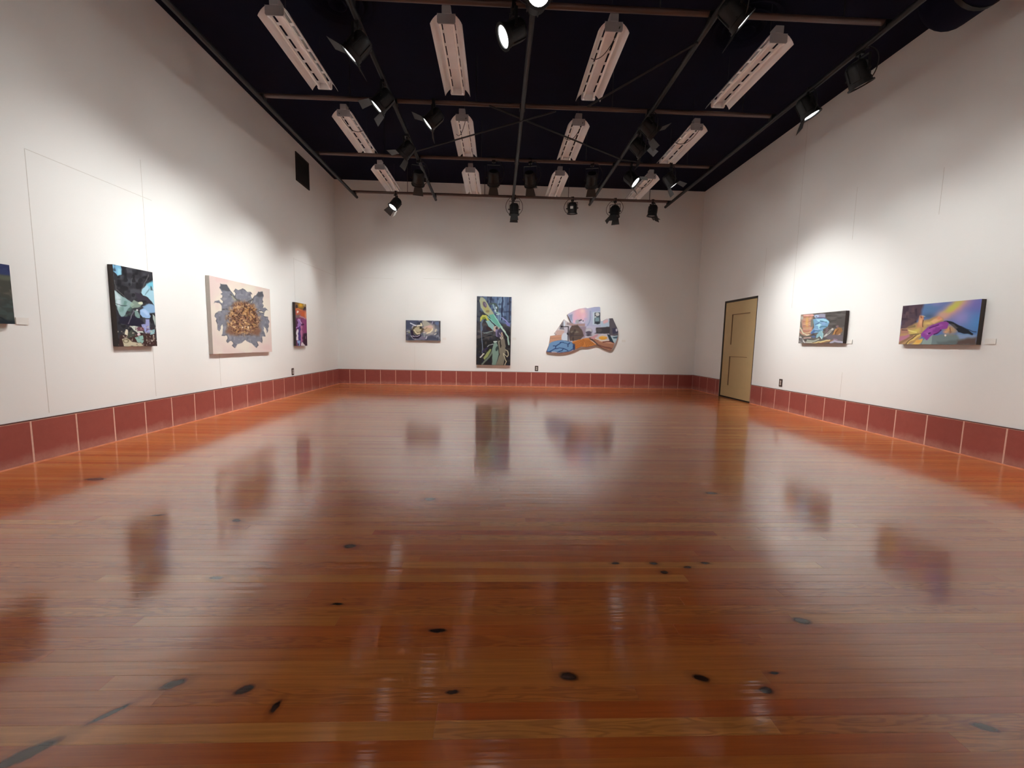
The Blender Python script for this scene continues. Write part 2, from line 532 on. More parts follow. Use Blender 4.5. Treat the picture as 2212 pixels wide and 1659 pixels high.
baseboard('baseboard_right', 'row of square red tiles either side of the tan door', 'R', [(YF, DY0 - 0.012), (DY1 + 0.012, YB - 0.016)],
          [7.394 - TILE * i for i in range(0, 31)] + [YB - TILE * i for i in (1, 2, 3)])
baseboard('baseboard_front', 'row of square red tiles behind the viewer', 'F', [(XL + .016, XR - .016)], [-3.584 + TILE * i for i in range(0, 24)])

# ------------------------------------------------------------------ door in the right wall
door = link('door_1', None, loc=(XR, (DY0 + DY1) / 2, 0))
tag(door, 'tan two-panel door with thin dark frame', kind='structure')
dy0, dy1 = DY0 - (DY0 + DY1) / 2, DY1 - (DY0 + DY1) / 2
boxes('frame', [(-0.004, 0.14, dy0 - 0.004, dy0 + 0.010, 0, DZ + 0.01), (-0.004, 0.14, dy1 - 0.026, dy1 + 0.010, 0, DZ + 0.01),
                (-0.004, 0.14, dy0, dy1, DZ - 0.022, DZ + 0.012), (0.12, 0.14, dy0, dy1, 0, DZ), (-.002, .13, dy0, dy1, .0005, .012)], M['door_dark'], door)
s0, s1, ztop, zb = dy0 + 0.012, dy1 - 0.034, DZ - 0.030, 0.028
P0, P1 = dy0 + 0.21, dy1 - 0.285          # panel edges (toward viewer, toward back)
slab = boxes('slab', [(0.004, 0.05, P1, s1, zb, ztop), (0.004, 0.05, s0, P0, zb, ztop),
                      (0.004, 0.05, P0, P1, 1.76, ztop), (0.004, 0.05, P0, P1, 0.885, 1.13), (0.004, 0.05, P0, P1, zb, 0.27)], M['door'], door)
for (z0, z1) in ((1.13, 1.76), (0.27, 0.885)):
    boxes('door_panel', [(0.016, 0.04, P0, P1, z0, z1)], M['door'], slab)
    boxes('panel_shade_line', [(0.006, 0.0165, P1 - 0.018, P1, z0, z1), (0.006, 0.0165, P0, P1, z1 - 0.010, z1)], simple('panel_shade_brown', (112, 84, 54), .7) if 'panel_shade' not in M else M['panel_shade'], slab)  # dark L strips imitate the shade at each panel's back and top edges

# ------------------------------------------------------------------ pictures
def vnoise(X, Y, s, seed):
    r = np.random.RandomState(seed)
    N = 64
    g = r.rand(N, N)
    x = X / s; y = Y / s
    xi = np.floor(x).astype(int); yi = np.floor(y).astype(int)
    fx = x - xi; fy = y - yi
    fx = fx * fx * (3 - 2 * fx); fy = fy * fy * (3 - 2 * fy)
    a = g[xi % N, yi % N]; b_ = g[(xi + 1) % N, yi % N]; c = g[xi % N, (yi + 1) % N]; d = g[(xi + 1) % N, (yi + 1) % N]
    return (a * (1 - fx) + b_ * fx) * (1 - fy) + (c * (1 - fx) + d * fx) * fy

class Paint:
    """colours laid on points of a canvas; shapes are given in the sketch's own coordinates"""
    def __init__(self, X, Y, base, unit, seed=1):
        self.X = X; self.Y = Y; self.u = unit; self.seed = seed
        self.C = np.zeros((len(X), 3)) + np.array(base, float)
    def warp(self, amp, s, seed=0):
        dx = vnoise(self.X, self.Y, s, self.seed + seed) - .5
        dy = vnoise(self.X + 999, self.Y, s, self.seed + seed + 50) - .5
        self.X = self.X + dx * 2 * amp; self.Y = self.Y + dy * 2 * amp
    def put(self, a, col):
        a = np.clip(a, 0, 1)[:, None]
        self.C = self.C * (1 - a) + np.array(col, float) * a
    def ell(self, cx, cy, rx, ry, col, ang=0, soft=None, al=1.0, hole=0):
        c, s = math.cos(ang), math.sin(ang)
        dx = self.X - cx; dy = self.Y - cy
        u = (dx * c + dy * s) / rx; v = (-dx * s + dy * c) / ry
        d = np.sqrt(u * u + v * v)
        w = (soft if soft is not None else self.u) / max(1e-6, min(rx, ry))
        a = np.clip((1 - d) / w + .5, 0, 1)
        if hole: a = a * np.clip((d - hole) / w + .5, 0, 1)
        self.put(a * al, col)
    def glow(self, cx, cy, rx, ry, col, ang=0, al=1.0, p=1.0):
        c, s = math.cos(ang), math.sin(ang)
        dx = self.X - cx; dy = self.Y - cy
        u = (dx * c + dy * s) / rx; v = (-dx * s + dy * c) / ry
        self.put(al * np.exp(-(u * u + v * v) ** p), col)
    def poly(self, pts, col, soft=None, al=1.0):
        X, Y = self.X, self.Y
        inside = np.zeros(len(X), bool); dist = np.full(len(X), 1e9)
        n = len(pts)
        for i in range(n):
            x0, y0 = pts[i]; x1, y1 = pts[(i + 1) % n]
            if y0 != y1:
                cond = ((y0 > Y) != (y1 > Y)) & (X < (x1 - x0) * (Y - y0) / (y1 - y0) + x0)
                inside ^= cond
            dx, dy = x1 - x0, y1 - y0
            t = np.clip(((X - x0) * dx + (Y - y0) * dy) / max(1e-9, dx * dx + dy * dy), 0, 1)
            dist = np.minimum(dist, np.hypot(X - x0 - t * dx, Y - y0 - t * dy))
        w = soft if soft is not None else self.u
        self.put(np.clip(np.where(inside, dist, -dist) / w + .5, 0, 1) * al, col)
    def line(self, pts, w, col, al=1.0, soft=None):
        X, Y = self.X, self.Y
        dist = np.full(len(X), 1e9)
        for (x0, y0), (x1, y1) in zip(pts, pts[1:]):
            dx, dy = x1 - x0, y1 - y0
            t = np.clip(((X - x0) * dx + (Y - y0) * dy) / max(1e-9, dx * dx + dy * dy), 0, 1)
            dist = np.minimum(dist, np.hypot(X - x0 - t * dx, Y - y0 - t * dy))
        s = soft if soft is not None else self.u
        self.put(np.clip((w / 2 - dist) / s + .5, 0, 1) * al, col)
    def blot(self, s, seed, col, thr=.55, k=6, al=1.0, sx=1, sy=1, mask=None):
        a = np.clip((vnoise(self.X * sx, self.Y * sy, s, seed) - thr) * k, 0, 1) * al
        if mask is not None: a = a * mask
        self.put(a, col)
    def mask_ell(self, cx, cy, rx, ry, p=2):
        d = ((self.X - cx) / rx) ** 2 + ((self.Y - cy) / ry) ** 2
        return np.exp(-d ** p)
    def linear(self, gain=0.95):
        c = np.clip(self.C * 0.94 + 13, 0, 255) / 255.0
        l = np.where(c <= .04045, c / 12.92, ((c + .055) / 1.055) ** 2.4) * gain
        return np.concatenate([l, np.ones((len(l), 1))], 1).astype(np.float32)

def homography(quad):
    """unit square (0,0),(1,0),(1,1),(0,1) to the quad's four corners TL, TR, BR, BL"""
    A = []; B = []
    for (u, v), (x, y) in zip(((0, 0), (1, 0), (1, 1), (0, 1)), quad):
        A.append([u, v, 1, 0, 0, 0, -u * x, -v * x]); B.append(x)
        A.append([0, 0, 0, u, v, 1, -u * y, -v * y]); B.append(y)
    h = np.linalg.solve(np.array(A, float), np.array(B, float))
    return np.append(h, 1).reshape(3, 3)

def paint_material():
    b = NB('oil_paint')
    at = b.n('ShaderNodeAttribute', attribute_name='paint')
    tc = b.n('ShaderNodeTexCoord').outputs['Object']
    f = b.noise(tc, 160, 3, 0.6)
    b.l(at.outputs['Color'], b.bsdf.inputs['Base Color'])
    b.set(Roughness=0.8)
    b.bsdf.inputs['Specular IOR Level'].default_value = 0.12
    b.bump(f, 0.12, 0.002)
    return b.mat
M['paint'] = paint_material()

def picture(label, wall, s0, s1, z0, z1, thick, edge, nu, nv, quad, painter, tilt=0.0):
    """rectangular canvas; s0..s1 along the wall seen from left to right in the room"""
    W_, H_ = abs(s1 - s0), z1 - z0
    mid = (s0 + s1) / 2
    if wall == 'L': loc, rz = (XL, mid, z0), math.pi / 2
    elif wall == 'R': loc, rz = (XR, mid, z0), -math.pi / 2
    else: loc, rz = (mid, YB, z0), 0.0
    root = thing('painting', label, 'painting', loc, rz, 'pictures hung on the walls')
    # local: x along the wall to the viewer's right, y into the wall, z up
    us = np.linspace(0, 1, nu); vs = np.linspace(0, 1, nv)
    U, V = np.meshgrid(us, vs)
    U = U.ravel(); V = V.ravel()
    h = homography(quad)
    w = h[2, 0] * U + h[2, 1] * V + h[2, 2]
    X = (h[0, 0] * U + h[0, 1] * V + h[0, 2]) / w; Y = (h[1, 0] * U + h[1, 1] * V + h[1, 2]) / w
    span = max(abs(quad[1][0] - quad[0][0]), 1) / nu * 1.2
    pt = painter(X, Y, span)
    verts = np.stack([(U - .5) * W_, np.full_like(U, -thick - .0006), (1 - V) * H_], 1)
    idx = np.arange(nu * nv).reshape(nv, nu)
    F = np.stack([idx[:-1, :-1].ravel(), idx[1:, :-1].ravel(), idx[1:, 1:].ravel(), idx[:-1, 1:].ravel()], 1)
    me = bpy.data.meshes.new('painted_face')
    me.from_pydata(verts.tolist(), [], F.tolist())
    at = me.color_attributes.new('paint', 'FLOAT_COLOR', 'POINT')
    at.data.foreach_set('color', pt.linear().ravel())
    me.materials.append(M['paint'])
    link('painted_face', me, root)
    boxes('canvas_sides', [(-W_ / 2, W_ / 2, -thick, -0.004, 0, H_)], edge, root)
    return root

def art_forest(X, Y, u):
    p = Paint(X, Y, (70, 72, 66), u, 3)
    p.warp(18, 60)
    p.poly([(-400, 0), (260, 0), (260, 330), (100, 345), (-400, 335)], (52, 62, 104), soft=30)
    p.blot(50, 5, (40, 48, 90), .5, 4, .7, mask=(p.Y < 330) * 1.0)
    p.poly([(-400, 330), (260, 345), (260, 430), (-400, 460)], (92, 98, 84), soft=50)
    p.blot(60, 8, (108, 104, 92), .55, 4, .6, mask=(p.Y > 350) * 1.0)
    p.poly([(-400, 850), (300, 800), (300, 1400), (-400, 1400)], (58, 66, 66), soft=160, al=.8)
    p.blot(50, 11, (70, 88, 84), .55, 5, .6, mask=(p.Y > 800) * 1.0)
    p.line([(-300, 1000), (20, 1200), (230, 1370)], 26, (22, 34, 34))
    p.poly([(-400, 1300), (300, 1290), (300, 1420), (-400, 1420)], (34, 44, 52), soft=40)
    return p

def art_blue_leaves(X, Y, u):
    p = Paint(X, Y, (46, 46, 52), u, 7)
    p.warp(8, 50)
    p.blot(90, 3, (74, 76, 84), .5, 4, .8); p.blot(60, 4, (26, 26, 30), .55, 6, .8)
    p.poly([(200, 520), (240, 530), (330, 610), (470, 690), (560, 760), (450, 830), (390, 940), (340, 995), (300, 940), (240, 760)], (140, 174, 176))
    p.poly([(225, 530), (330, 640), (330, 860), (250, 750)], (206, 226, 232), soft=50)
    p.blot(45, 6, (96, 136, 124), .55, 5, .7, mask=p.mask_ell(400, 790, 140, 190))
    p.poly([(200, 80), (335, 110), (358, 170), (350, 245), (285, 275), (210, 190)], (124, 184, 222))
    p.poly([(290, 150), (350, 170), (345, 240), (285, 272)], (150, 214, 236), soft=30)
    p.poly([(660, 545), (740, 440), (870, 340), (900, 800), (830, 700), (700, 620)], (166, 212, 230))
    p.poly([(760, 420), (870, 345), (880, 460), (800, 480)], (112, 200, 226), soft=40)
    p.line([(800, 490), (740, 600)], 14, (110, 140, 160))
    p.poly([(560, 560), (660, 590), (780, 640), (840, 710), (800, 750), (740, 690), (620, 690)], (52, 48, 60))
    p.poly([(690, 800), (800, 740), (900, 780), (910, 900), (800, 910)], (138, 178, 218), soft=20)
    p.poly([(640, 850), (720, 825), (790, 880), (825, 960), (800, 1000), (690, 985), (645, 930)], (148, 186, 232))
    p.poly([(660, 860), (740, 850), (800, 930), (770, 960)], (176, 208, 244), soft=30)
    p.poly([(545, 880), (600, 860), (650, 960), (640, 1000), (570, 985)], (122, 152, 148))
    p.poly([(480, 760), (540, 690), (700, 740), (640, 800), (520, 830)], (150, 176, 158), al=.8)
    p.ell(655, 735, 40, 26, (214, 220, 196)); p.ell(600, 858, 16, 14, (236, 240, 244))
    p.poly([(300, 980), (560, 960), (700, 1060), (720, 1140), (450, 1130), (290, 1080)], (32, 30, 46), soft=20)
    p.line([(540, 870), (440, 1100)], 15, (112, 108, 124)); p.line([(800, 250), (660, 560)], 11, (98, 98, 100))
    p.line([(240, 740), (330, 780), (430, 780)], 8, (40, 50, 56))
    p.line([(230, 350), (260, 500), (400, 640)], 12, (104, 106, 104), .7); p.line([(530, 290), (500, 430)], 16, (88, 92, 96), .7)
    p.poly([(660, 1110), (740, 1100), (735, 1010), (800, 1015), (812, 1325), (740, 1270)], (150, 158, 210))
    p.line([(740, 1240), (770, 1130)], 10, (112, 112, 170))
    p.poly([(300, 1300), (900, 1250), (940, 1500), (280, 1500)], (58, 38, 36), soft=40)
    p.poly([(470, 1130), (560, 1140), (640, 1160), (700, 1250), (600, 1260), (520, 1190)], (206, 218, 208))
    p.poly([(560, 1330), (690, 1300), (700, 1400), (680, 1450), (590, 1420)], (140, 186, 176))
    p.poly([(380, 1290), (400, 1190), (440, 1200), (430, 1310)], (224, 218, 196))
    p.poly([(330, 1370), (420, 1350), (520, 1420), (660, 1440), (720, 1490), (360, 1495)], (196, 188, 160))
    p.ell(400, 1400, 60, 36, (120, 112, 90), hole=.6); p.ell(650, 1190, 60, 40, (110, 70, 84)); p.ell(620, 1280, 26, 26, (228, 206, 214))
    p.poly([(800, 1210), (890, 1190), (900, 1260), (820, 1290)], (150, 196, 204))
    p.poly([(850, 930), (895, 960), (905, 1150), (860, 1020)], (176, 190, 186))
    p.poly([(500, 1200), (560, 1300), (430, 1360), (440, 1250)], (66, 72, 64), soft=20)
    msk = ((p.Y > 1130) & (p.X > 260)) * 1.0
    p.blot(30, 21, (190, 182, 166), .76, 8, .7, mask=msk); p.blot(26, 25, (84, 44, 50), .72, 6, .6, mask=msk * (p.X > 560))
    p.blot(22, 29, (220, 212, 206), .84, 10, .9, mask=msk * (p.X > 700))
    p.blot(60, 33, (20, 20, 24), .68, 6, .6, mask=(p.Y < 520) * 1.0)
    return p

def art_ink_blot(X, Y, u):
    p = Paint(X, Y, (222, 200, 196), u, 12)
    p.glow(800, 830, 640, 610, (228, 224, 206), p=2.2)
    p.blot(180, 3, (228, 222, 206), .5, 3, .6); p.blot(160, 8, (222, 188, 188), .58, 4, .55, mask=1 - p.mask_ell(800, 830, 560, 560))
    p.warp(9, 45)
    grey, edge = (122, 124, 136), (72, 72, 82)
    shapes = [
        [(360, 310), (375, 235), (430, 260), (490, 255), (540, 340), (610, 410), (640, 470), (720, 530), (760, 590), (560, 700), (400, 720), (390, 640), (350, 590), (290, 585), (240, 605), (260, 570), (330, 560), (400, 610), (420, 560), (365, 520), (400, 480), (410, 450), (370, 425), (410, 400), (380, 350)],
        [(620, 380), (660, 335), (720, 355), (800, 328), (860, 360), (900, 390), (960, 390), (990, 430), (960, 430), (970, 480), (1000, 510), (960, 590), (740, 580), (640, 470), (670, 420), (650, 385)],
        [(1000, 510), (1030, 460), (1060, 460), (1100, 380), (1140, 395), (1190, 380), (1205, 470), (1180, 540), (1200, 560), (1180, 600), (1215, 640), (1190, 690), (1250, 690), (1305, 740), (1260, 720), (1220, 780), (1170, 740), (1100, 760), (960, 640)],
        [(400, 720), (600, 700), (520, 900), (480, 1100), (520, 1240), (470, 1210), (390, 1210), (420, 1060), (410, 980), (390, 1000), (345, 1125), (300, 1090), (310, 1010), (280, 930), (290, 880), (250, 850), (270, 790), (330, 750), (390, 750)],
        [(1100, 760), (1220, 780), (1215, 840), (1290, 860), (1325, 950), (1300, 1100), (1280, 1165), (1250, 1080), (1215, 1040), (1210, 1110), (1250, 1220), (1180, 1220), (1120, 1150), (1080, 950)],
        [(480, 1130), (700, 1200), (860, 1190), (1000, 1200), (1180, 1130), (1180, 1250), (1185, 1350), (1130, 1310), (1085, 1330), (1110, 1390), (1075, 1440), (1020, 1380), (940, 1340), (855, 1290), (790, 1350), (690, 1370), (650, 1445), (585, 1400), (615, 1360), (590, 1320), (540, 1310), (500, 1355), (480, 1310), (500, 1250)],
        [(560, 560), (1100, 600), (1150, 1200), (480, 1200), (500, 800)]]
    for s in shapes: p.poly(s, edge, al=1)
    def inset(s, k=13):
        cx = sum(a for a, _ in s) / len(s); cy = sum(b_ for _, b_ in s) / len(s)
        return [(a + (cx - a) / max(1, math.hypot(cx - a, cy - b_)) * k, b_ + (cy - b_) / max(1, math.hypot(cx - a, cy - b_)) * k) for a, b_ in s]
    for s in shapes: p.poly(inset(s), grey)
    inside = np.clip((150 - np.abs(p.C[:, 0] - 122)) / 50, 0, 1) * (p.C[:, 2] > p.C[:, 0] + 6)
    p.blot(60, 31, (100, 100, 112), .55, 5, .6, mask=inside); p.blot(40, 34, (146, 148, 156), .62, 6, .6, mask=inside)
    p.poly([(360, 310), (380, 245), (490, 260), (560, 370), (520, 380), (420, 370)], (82, 84, 92), soft=20)
    p.poly([(1070, 470), (1105, 390), (1190, 390), (1200, 470), (1130, 480)], (82, 84, 92), soft=20)
    p.line([(570, 440), (640, 500), (700, 545), (740, 545)], 26, (92, 92, 88)); p.line([(600, 480), (650, 540)], 34, (150, 150, 136))
    p.line([(920, 570), (1000, 530)], 22, (84, 84, 84))
    core = [(620, 610), (720, 560), (900, 590), (1010, 640), (1060, 720), (1080, 800), (1130, 900), (1110, 1020), (1160, 1120), (1120, 1210), (1000, 1190), (840, 1180), (700, 1200), (560, 1200), (470, 1150), (510, 1040), (560, 920), (520, 820), (600, 740)]
    p.poly(core, (128, 92, 74), soft=60)
    cm = np.exp(-(((p.X - 815) / 330) ** 2 + ((p.Y - 890) / 320) ** 2) ** 4)
    p.blot(34, 41, (70, 42, 30), .52, 7, .85, mask=cm); p.blot(30, 42, (190, 146, 96), .60, 8, .85, mask=cm)
    p.blot(24, 43, (224, 186, 140), .70, 9, .85, mask=cm); p.blot(60, 44, (166, 116, 66), .6, 6, .6, mask=cm * (p.Y < 850))
    p.blot(50, 45, (120, 74, 52), .6, 6, .6, mask=cm * (p.Y > 850)); p.blot(20, 46, (48, 28, 24), .72, 9, .8, mask=cm)
    p.line([(740, 1000), (760, 880), (860, 890), (940, 870), (930, 960)], 9, (186, 140, 100), .6)
    p.ell(795, 1045, 13, 12, (240, 226, 210)); p.ell(905, 1045, 13, 12, (240, 226, 210))
    return p

def art_violet_drape(X, Y, u):
    p = Paint(X, Y, (120, 62, 108), u, 15)
    p.warp(14, 60)
    p.poly([(280, 200), (620, 250), (620, 420), (280, 400)], (120, 90, 60), soft=30)
    p.glow(440, 300, 70, 60, (236, 176, 40)); p.ell(330, 330, 30, 40, (60, 44, 44)); p.ell(550, 400, 45, 50, (50, 40, 50)); p.glow(540, 290, 30, 40, (206, 200, 160))
    p.poly([(285, 380), (500, 420), (600, 480), (600, 660), (460, 640), (290, 580)], (190, 96, 70), soft=50)
    p.glow(500, 540, 60, 60, (214, 96, 50)); p.glow(570, 560, 30, 110, (236, 160, 120)); p.ell(345, 480, 26, 34, (244, 226, 214)); p.line([(300, 420), (360, 380), (470, 430)], 26, (214, 120, 60))
    p.line([(300, 600), (420, 590), (560, 660)], 34, (176, 130, 150)); p.poly([(290, 560), (420, 560), (380, 640), (300, 640)], (126, 100, 104), soft=30)
    p.poly([(340, 700), (420, 660), (440, 880), (350, 880)], (160, 122, 196), soft=30); p.line([(380, 680), (450, 800)], 26, (206, 160, 206))
    p.poly([(300, 640), (350, 760), (330, 900), (290, 900)], (70, 40, 64), soft=30)
    p.poly([(480, 680), (600, 690), (605, 1050), (500, 1050)], (142, 66, 118), soft=50); p.ell(490, 830, 36, 26, (70, 30, 70))
    p.poly([(350, 890), (420, 880), (430, 1270), (350, 1270)], (84, 62, 128), soft=24)
    p.line([(455, 880), (450, 1080), (440, 1290)], 40, (190, 118, 160)); p.line([(500, 900), (490, 1300)], 26, (150, 76, 116))
    p.poly([(330, 960), (365, 960), (350, 1250), (305, 1260), (310, 1060)], (242, 240, 248))
    p.poly([(320, 1260), (410, 1280), (405, 1425), (340, 1420)], (150, 176, 226)); p.ell(350, 1380, 16, 36, (40, 44, 80))
    p.poly([(500, 1080), (620, 1060), (620, 1430), (540, 1420), (480, 1320)], (58, 34, 52), soft=30)
    p.poly([(440, 1310), (470, 1330), (545, 1400), (530, 1425), (440, 1425)], (226, 214, 220)); p.line([(570, 1150), (560, 1220)], 12, (150, 100, 130))
    p.line([(300, 920), (380, 880)], 22, (176, 140, 214))
    return p

def art_cup(X, Y, u):
    p = Paint(X, Y, (92, 98, 116), u, 19)
    p.warp(14, 120)
    p.blot(170, 3, (62, 66, 92), .5, 4, .9); p.blot(130, 4, (138, 142, 158), .56, 5, .8); p.blot(90, 5, (58, 62, 74), .62, 6, .7)
    p.poly([(300, 230), (900, 230), (760, 420), (600, 560), (330, 640)], (76, 86, 114), soft=80, al=.8)
    p.glow(1340, 620, 300, 250, (186, 176, 168), p=1.6)
    p.ell(1300, 560, 200, 150, (206, 182, 166), soft=60); p.glow(1380, 520, 110, 90, (222, 186, 176)); p.ell(1290, 640, 170, 90, (206, 180, 144), soft=40)
    p.line([(1250, 780), (1400, 740), (1470, 660), (1480, 590)], 46, (240, 228, 196)); p.line([(1060, 700), (1060, 600), (1110, 620)], 50, (94, 82, 64))
    p.line([(1150, 640), (1260, 560)], 30, (150, 130, 118)); p.ell(1130, 740, 60, 20, (232, 206, 206))
    p.ell(820, 640, 240, 210, (96, 90, 78)); p.ell(850, 620, 170, 120, (196, 186, 150)); p.ell(850, 620, 190, 135, (84, 74, 52), hole=.84)
    p.line([(680, 640), (740, 740), (830, 790), (930, 770)], 56, (226, 214, 180))
    p.line([(590, 700), (620, 850), (740, 930), (940, 880)], 100, (44, 36, 58)); p.line([(640, 880), (720, 925), (850, 900), (920, 850)], 40, (176, 168, 190))
    p.line([(560, 880), (640, 985), (760, 1010)], 28, (206, 206, 220)); p.line([(600, 560), (640, 480), (720, 440)], 40, (176, 178, 196)); p.ell(780, 960, 160, 40, (40, 32, 56))
    p.line([(540, 350), (760, 455)], 48, (226, 234, 248)); p.line([(820, 465), (960, 455)], 60, (238, 238, 220)); p.line([(980, 380), (1020, 460)], 60, (240, 236, 200))
    p.poly([(1030, 280), (1180, 240), (1330, 330), (1400, 420), (1130, 520), (1050, 420)], (176, 174, 162), soft=40); p.ell(970, 560, 50, 40, (56, 50, 40))
    p.poly([(860, 1030), (1000, 900), (1180, 860), (1230, 1000), (1100, 1060)], (126, 122, 144), soft=40); p.line([(1200, 1000), (1240, 920)], 40, (206, 206, 220))
    p.line([(1100, 780), (1130, 900)], 60, (150, 164, 164)); p.poly([(1280, 900), (1480, 860), (1800, 1060), (1280, 1060)], (72, 76, 98), soft=60)
    p.line([(1600, 700), (1650, 640)], 60, (206, 200, 176)); p.line([(1560, 820), (1640, 790)], 40, (206, 200, 190)); p.ell(1690, 370, 90, 70, (96, 112, 150), soft=40); p.line([(1500, 290), (1480, 380)], 36, (170, 164, 190))
    p.line([(370, 700), (480, 690)], 60, (170, 176, 180)); p.ell(470, 750, 50, 30, (150, 156, 120))
    p.line([(330, 240), (335, 1060)], 26, (64, 64, 70)); p.line([(1810, 260), (1810, 1080)], 30, (62, 52, 52))
    return p

def art_spoon_leaf(X, Y, u):
    p = Paint(X, Y, (52, 56, 64), u, 23)
    p.warp(7, 60)
    p.poly([(160, 60), (900, 80), (880, 700), (600, 600), (350, 380), (170, 420)], (88, 108, 140), soft=50)
    for x0, c in ((470, (40, 46, 62)), (620, (124, 158, 190)), (660, (130, 164, 198)), (720, (120, 150, 186)), (690, (40, 50, 76)), (790, (70, 90, 124)), (840, (56, 56, 74)), (560, (96, 120, 160)), (400, (70, 82, 100))):
        p.line([(x0, 90), (x0 - 15, 560 if x0 > 500 else 240)], 26, c, .85, soft=14)
    p.poly([(180, 100), (240, 100), (260, 600), (180, 640)], (70, 76, 86), soft=20)
    p.poly([(180, 600), (420, 620), (560, 780), (500, 980), (180, 960)], (64, 62, 66), soft=40)
    p.poly([(560, 760), (860, 760), (860, 1470), (600, 1470)], (40, 38, 40), soft=60); p.poly([(180, 950), (560, 960), (480, 1470), (170, 1470)], (36, 36, 38), soft=50)
    p.line([(180, 965), (330, 910), (500, 850)], 22, (24, 28, 34)); p.poly([(370, 690), (480, 720), (520, 790), (380, 770)], (58, 42, 44), soft=20)
    p.blot(60, 5, (96, 88, 84), .64, 6, .5, mask=((p.Y > 640) * 1.0)); p.blot(50, 7, (34, 38, 60), .64, 6, .5)
    p.line([(450, 240), (560, 250), (600, 330), (590, 420)], 44, (74, 90, 90)); p.line([(500, 260), (560, 400), (640, 440)], 20, (150, 190, 190)); p.ell(572, 320, 18, 26, (196, 214, 220)); p.ell(548, 378, 18, 18, (206, 218, 222)); p.ell(600, 450, 36, 16, (176, 196, 206))
    # the long pale leaf and its teal stem
    p.poly([(230, 180), (250, 120), (300, 112), (350, 160), (420, 270), (480, 380), (520, 430), (500, 480), (430, 500), (330, 420), (260, 320)], (168, 176, 146))
    p.poly([(290, 200), (330, 200), (380, 260), (440, 360), (430, 440), (370, 430), (310, 330)], (176, 172, 112), soft=14)
    p.ell(340, 262, 34, 62, (104, 92, 112), ang=-.3); p.ell(400, 390, 36, 26, (140, 128, 96)); p.line([(345, 240), (360, 290)], 18, (140, 130, 150))
    p.poly([(420, 470), (520, 440), (600, 570), (680, 690), (660, 720), (560, 640), (470, 570)], (104, 178, 160))
    p.line([(520, 450), (620, 620), (690, 710)], 14, (160, 220, 200)); p.line([(400, 500), (520, 620), (640, 720)], 16, (140, 206, 196))
    p.line([(270, 580), (275, 520), (310, 480), (360, 490), (420, 590)], 42, (190, 190, 90)); p.ell(320, 528, 34, 22, (120, 140, 50))
    p.poly([(360, 580), (430, 570), (520, 660), (540, 720), (510, 780), (420, 700)], (140, 186, 186)); p.line([(300, 570), (270, 640), (280, 770)], 40, (96, 112, 134))
    p.poly([(510, 700), (560, 680), (640, 730), (600, 800), (520, 790)], (196, 176, 164)); p.ell(580, 730, 24, 30, (70, 56, 60)); p.line([(590, 780), (590, 870)], 60, (136, 130, 170)); p.ell(640, 830, 60, 90, (70, 66, 92), soft=30)
    p.line([(650, 690), (720, 770), (800, 900), (820, 1050)], 26, (176, 208, 196)); p.line([(670, 720), (740, 800)], 30, (190, 222, 210)); p.line([(680, 820), (700, 900)], 30, (176, 150, 130)); p.line([(630, 820), (680, 890)], 12, (190, 170, 190))
    p.line([(675, 515), (760, 570), (830, 640)], 18, (150, 150, 214)); p.poly([(740, 600), (830, 620), (840, 690), (780, 670)], (120, 124, 190))
    p.line([(330, 828), (500, 790)], 14, (140, 160, 156)); p.line([(275, 780), (285, 960), (300, 1230)], 13, (120, 136, 156)); p.line([(262, 1305), (325, 1240)], 26, (216, 216, 212)); p.line([(200, 790), (560, 870)], 10, (110, 120, 124), .7)
    p.line([(400, 1095), (430, 1070), (510, 1045)], 14, (170, 176, 180)); p.line([(310, 1190), (390, 1120)], 30, (52, 44, 80))
    p.poly([(320, 1320), (380, 1220), (450, 1140), (480, 1150), (400, 1300), (340, 1360)], (150, 164, 104)); p.line([(290, 1450), (430, 1300), (500, 1180)], 34, (110, 124, 112))
    p.poly([(490, 1150), (520, 1040), (560, 980), (600, 1060), (620, 1240), (560, 1460), (490, 1460)], (126, 156, 144)); p.line([(530, 1000), (575, 990)], 26, (196, 216, 210)); p.ell(585, 1130, 26, 50, (56, 70, 70), ang=.3)
    p.poly([(600, 980), (640, 960), (660, 1080), (740, 1060), (760, 1160), (720, 1460), (560, 1460), (640, 1240)], (132, 128, 112)); p.poly([(640, 900), (700, 880), (740, 960), (760, 1100), (680, 1090)], (126, 120, 108)); p.ell(672, 920, 30, 22, (206, 196, 180), hole=.5)
    p.line([(650, 1000), (660, 1100)], 26, (56, 50, 46)); p.line([(760, 1160), (800, 1180), (815, 1250), (790, 1290), (740, 1250), (715, 1225), (740, 1320), (770, 1390), (745, 1462)], 15, (206, 200, 168))
    return p

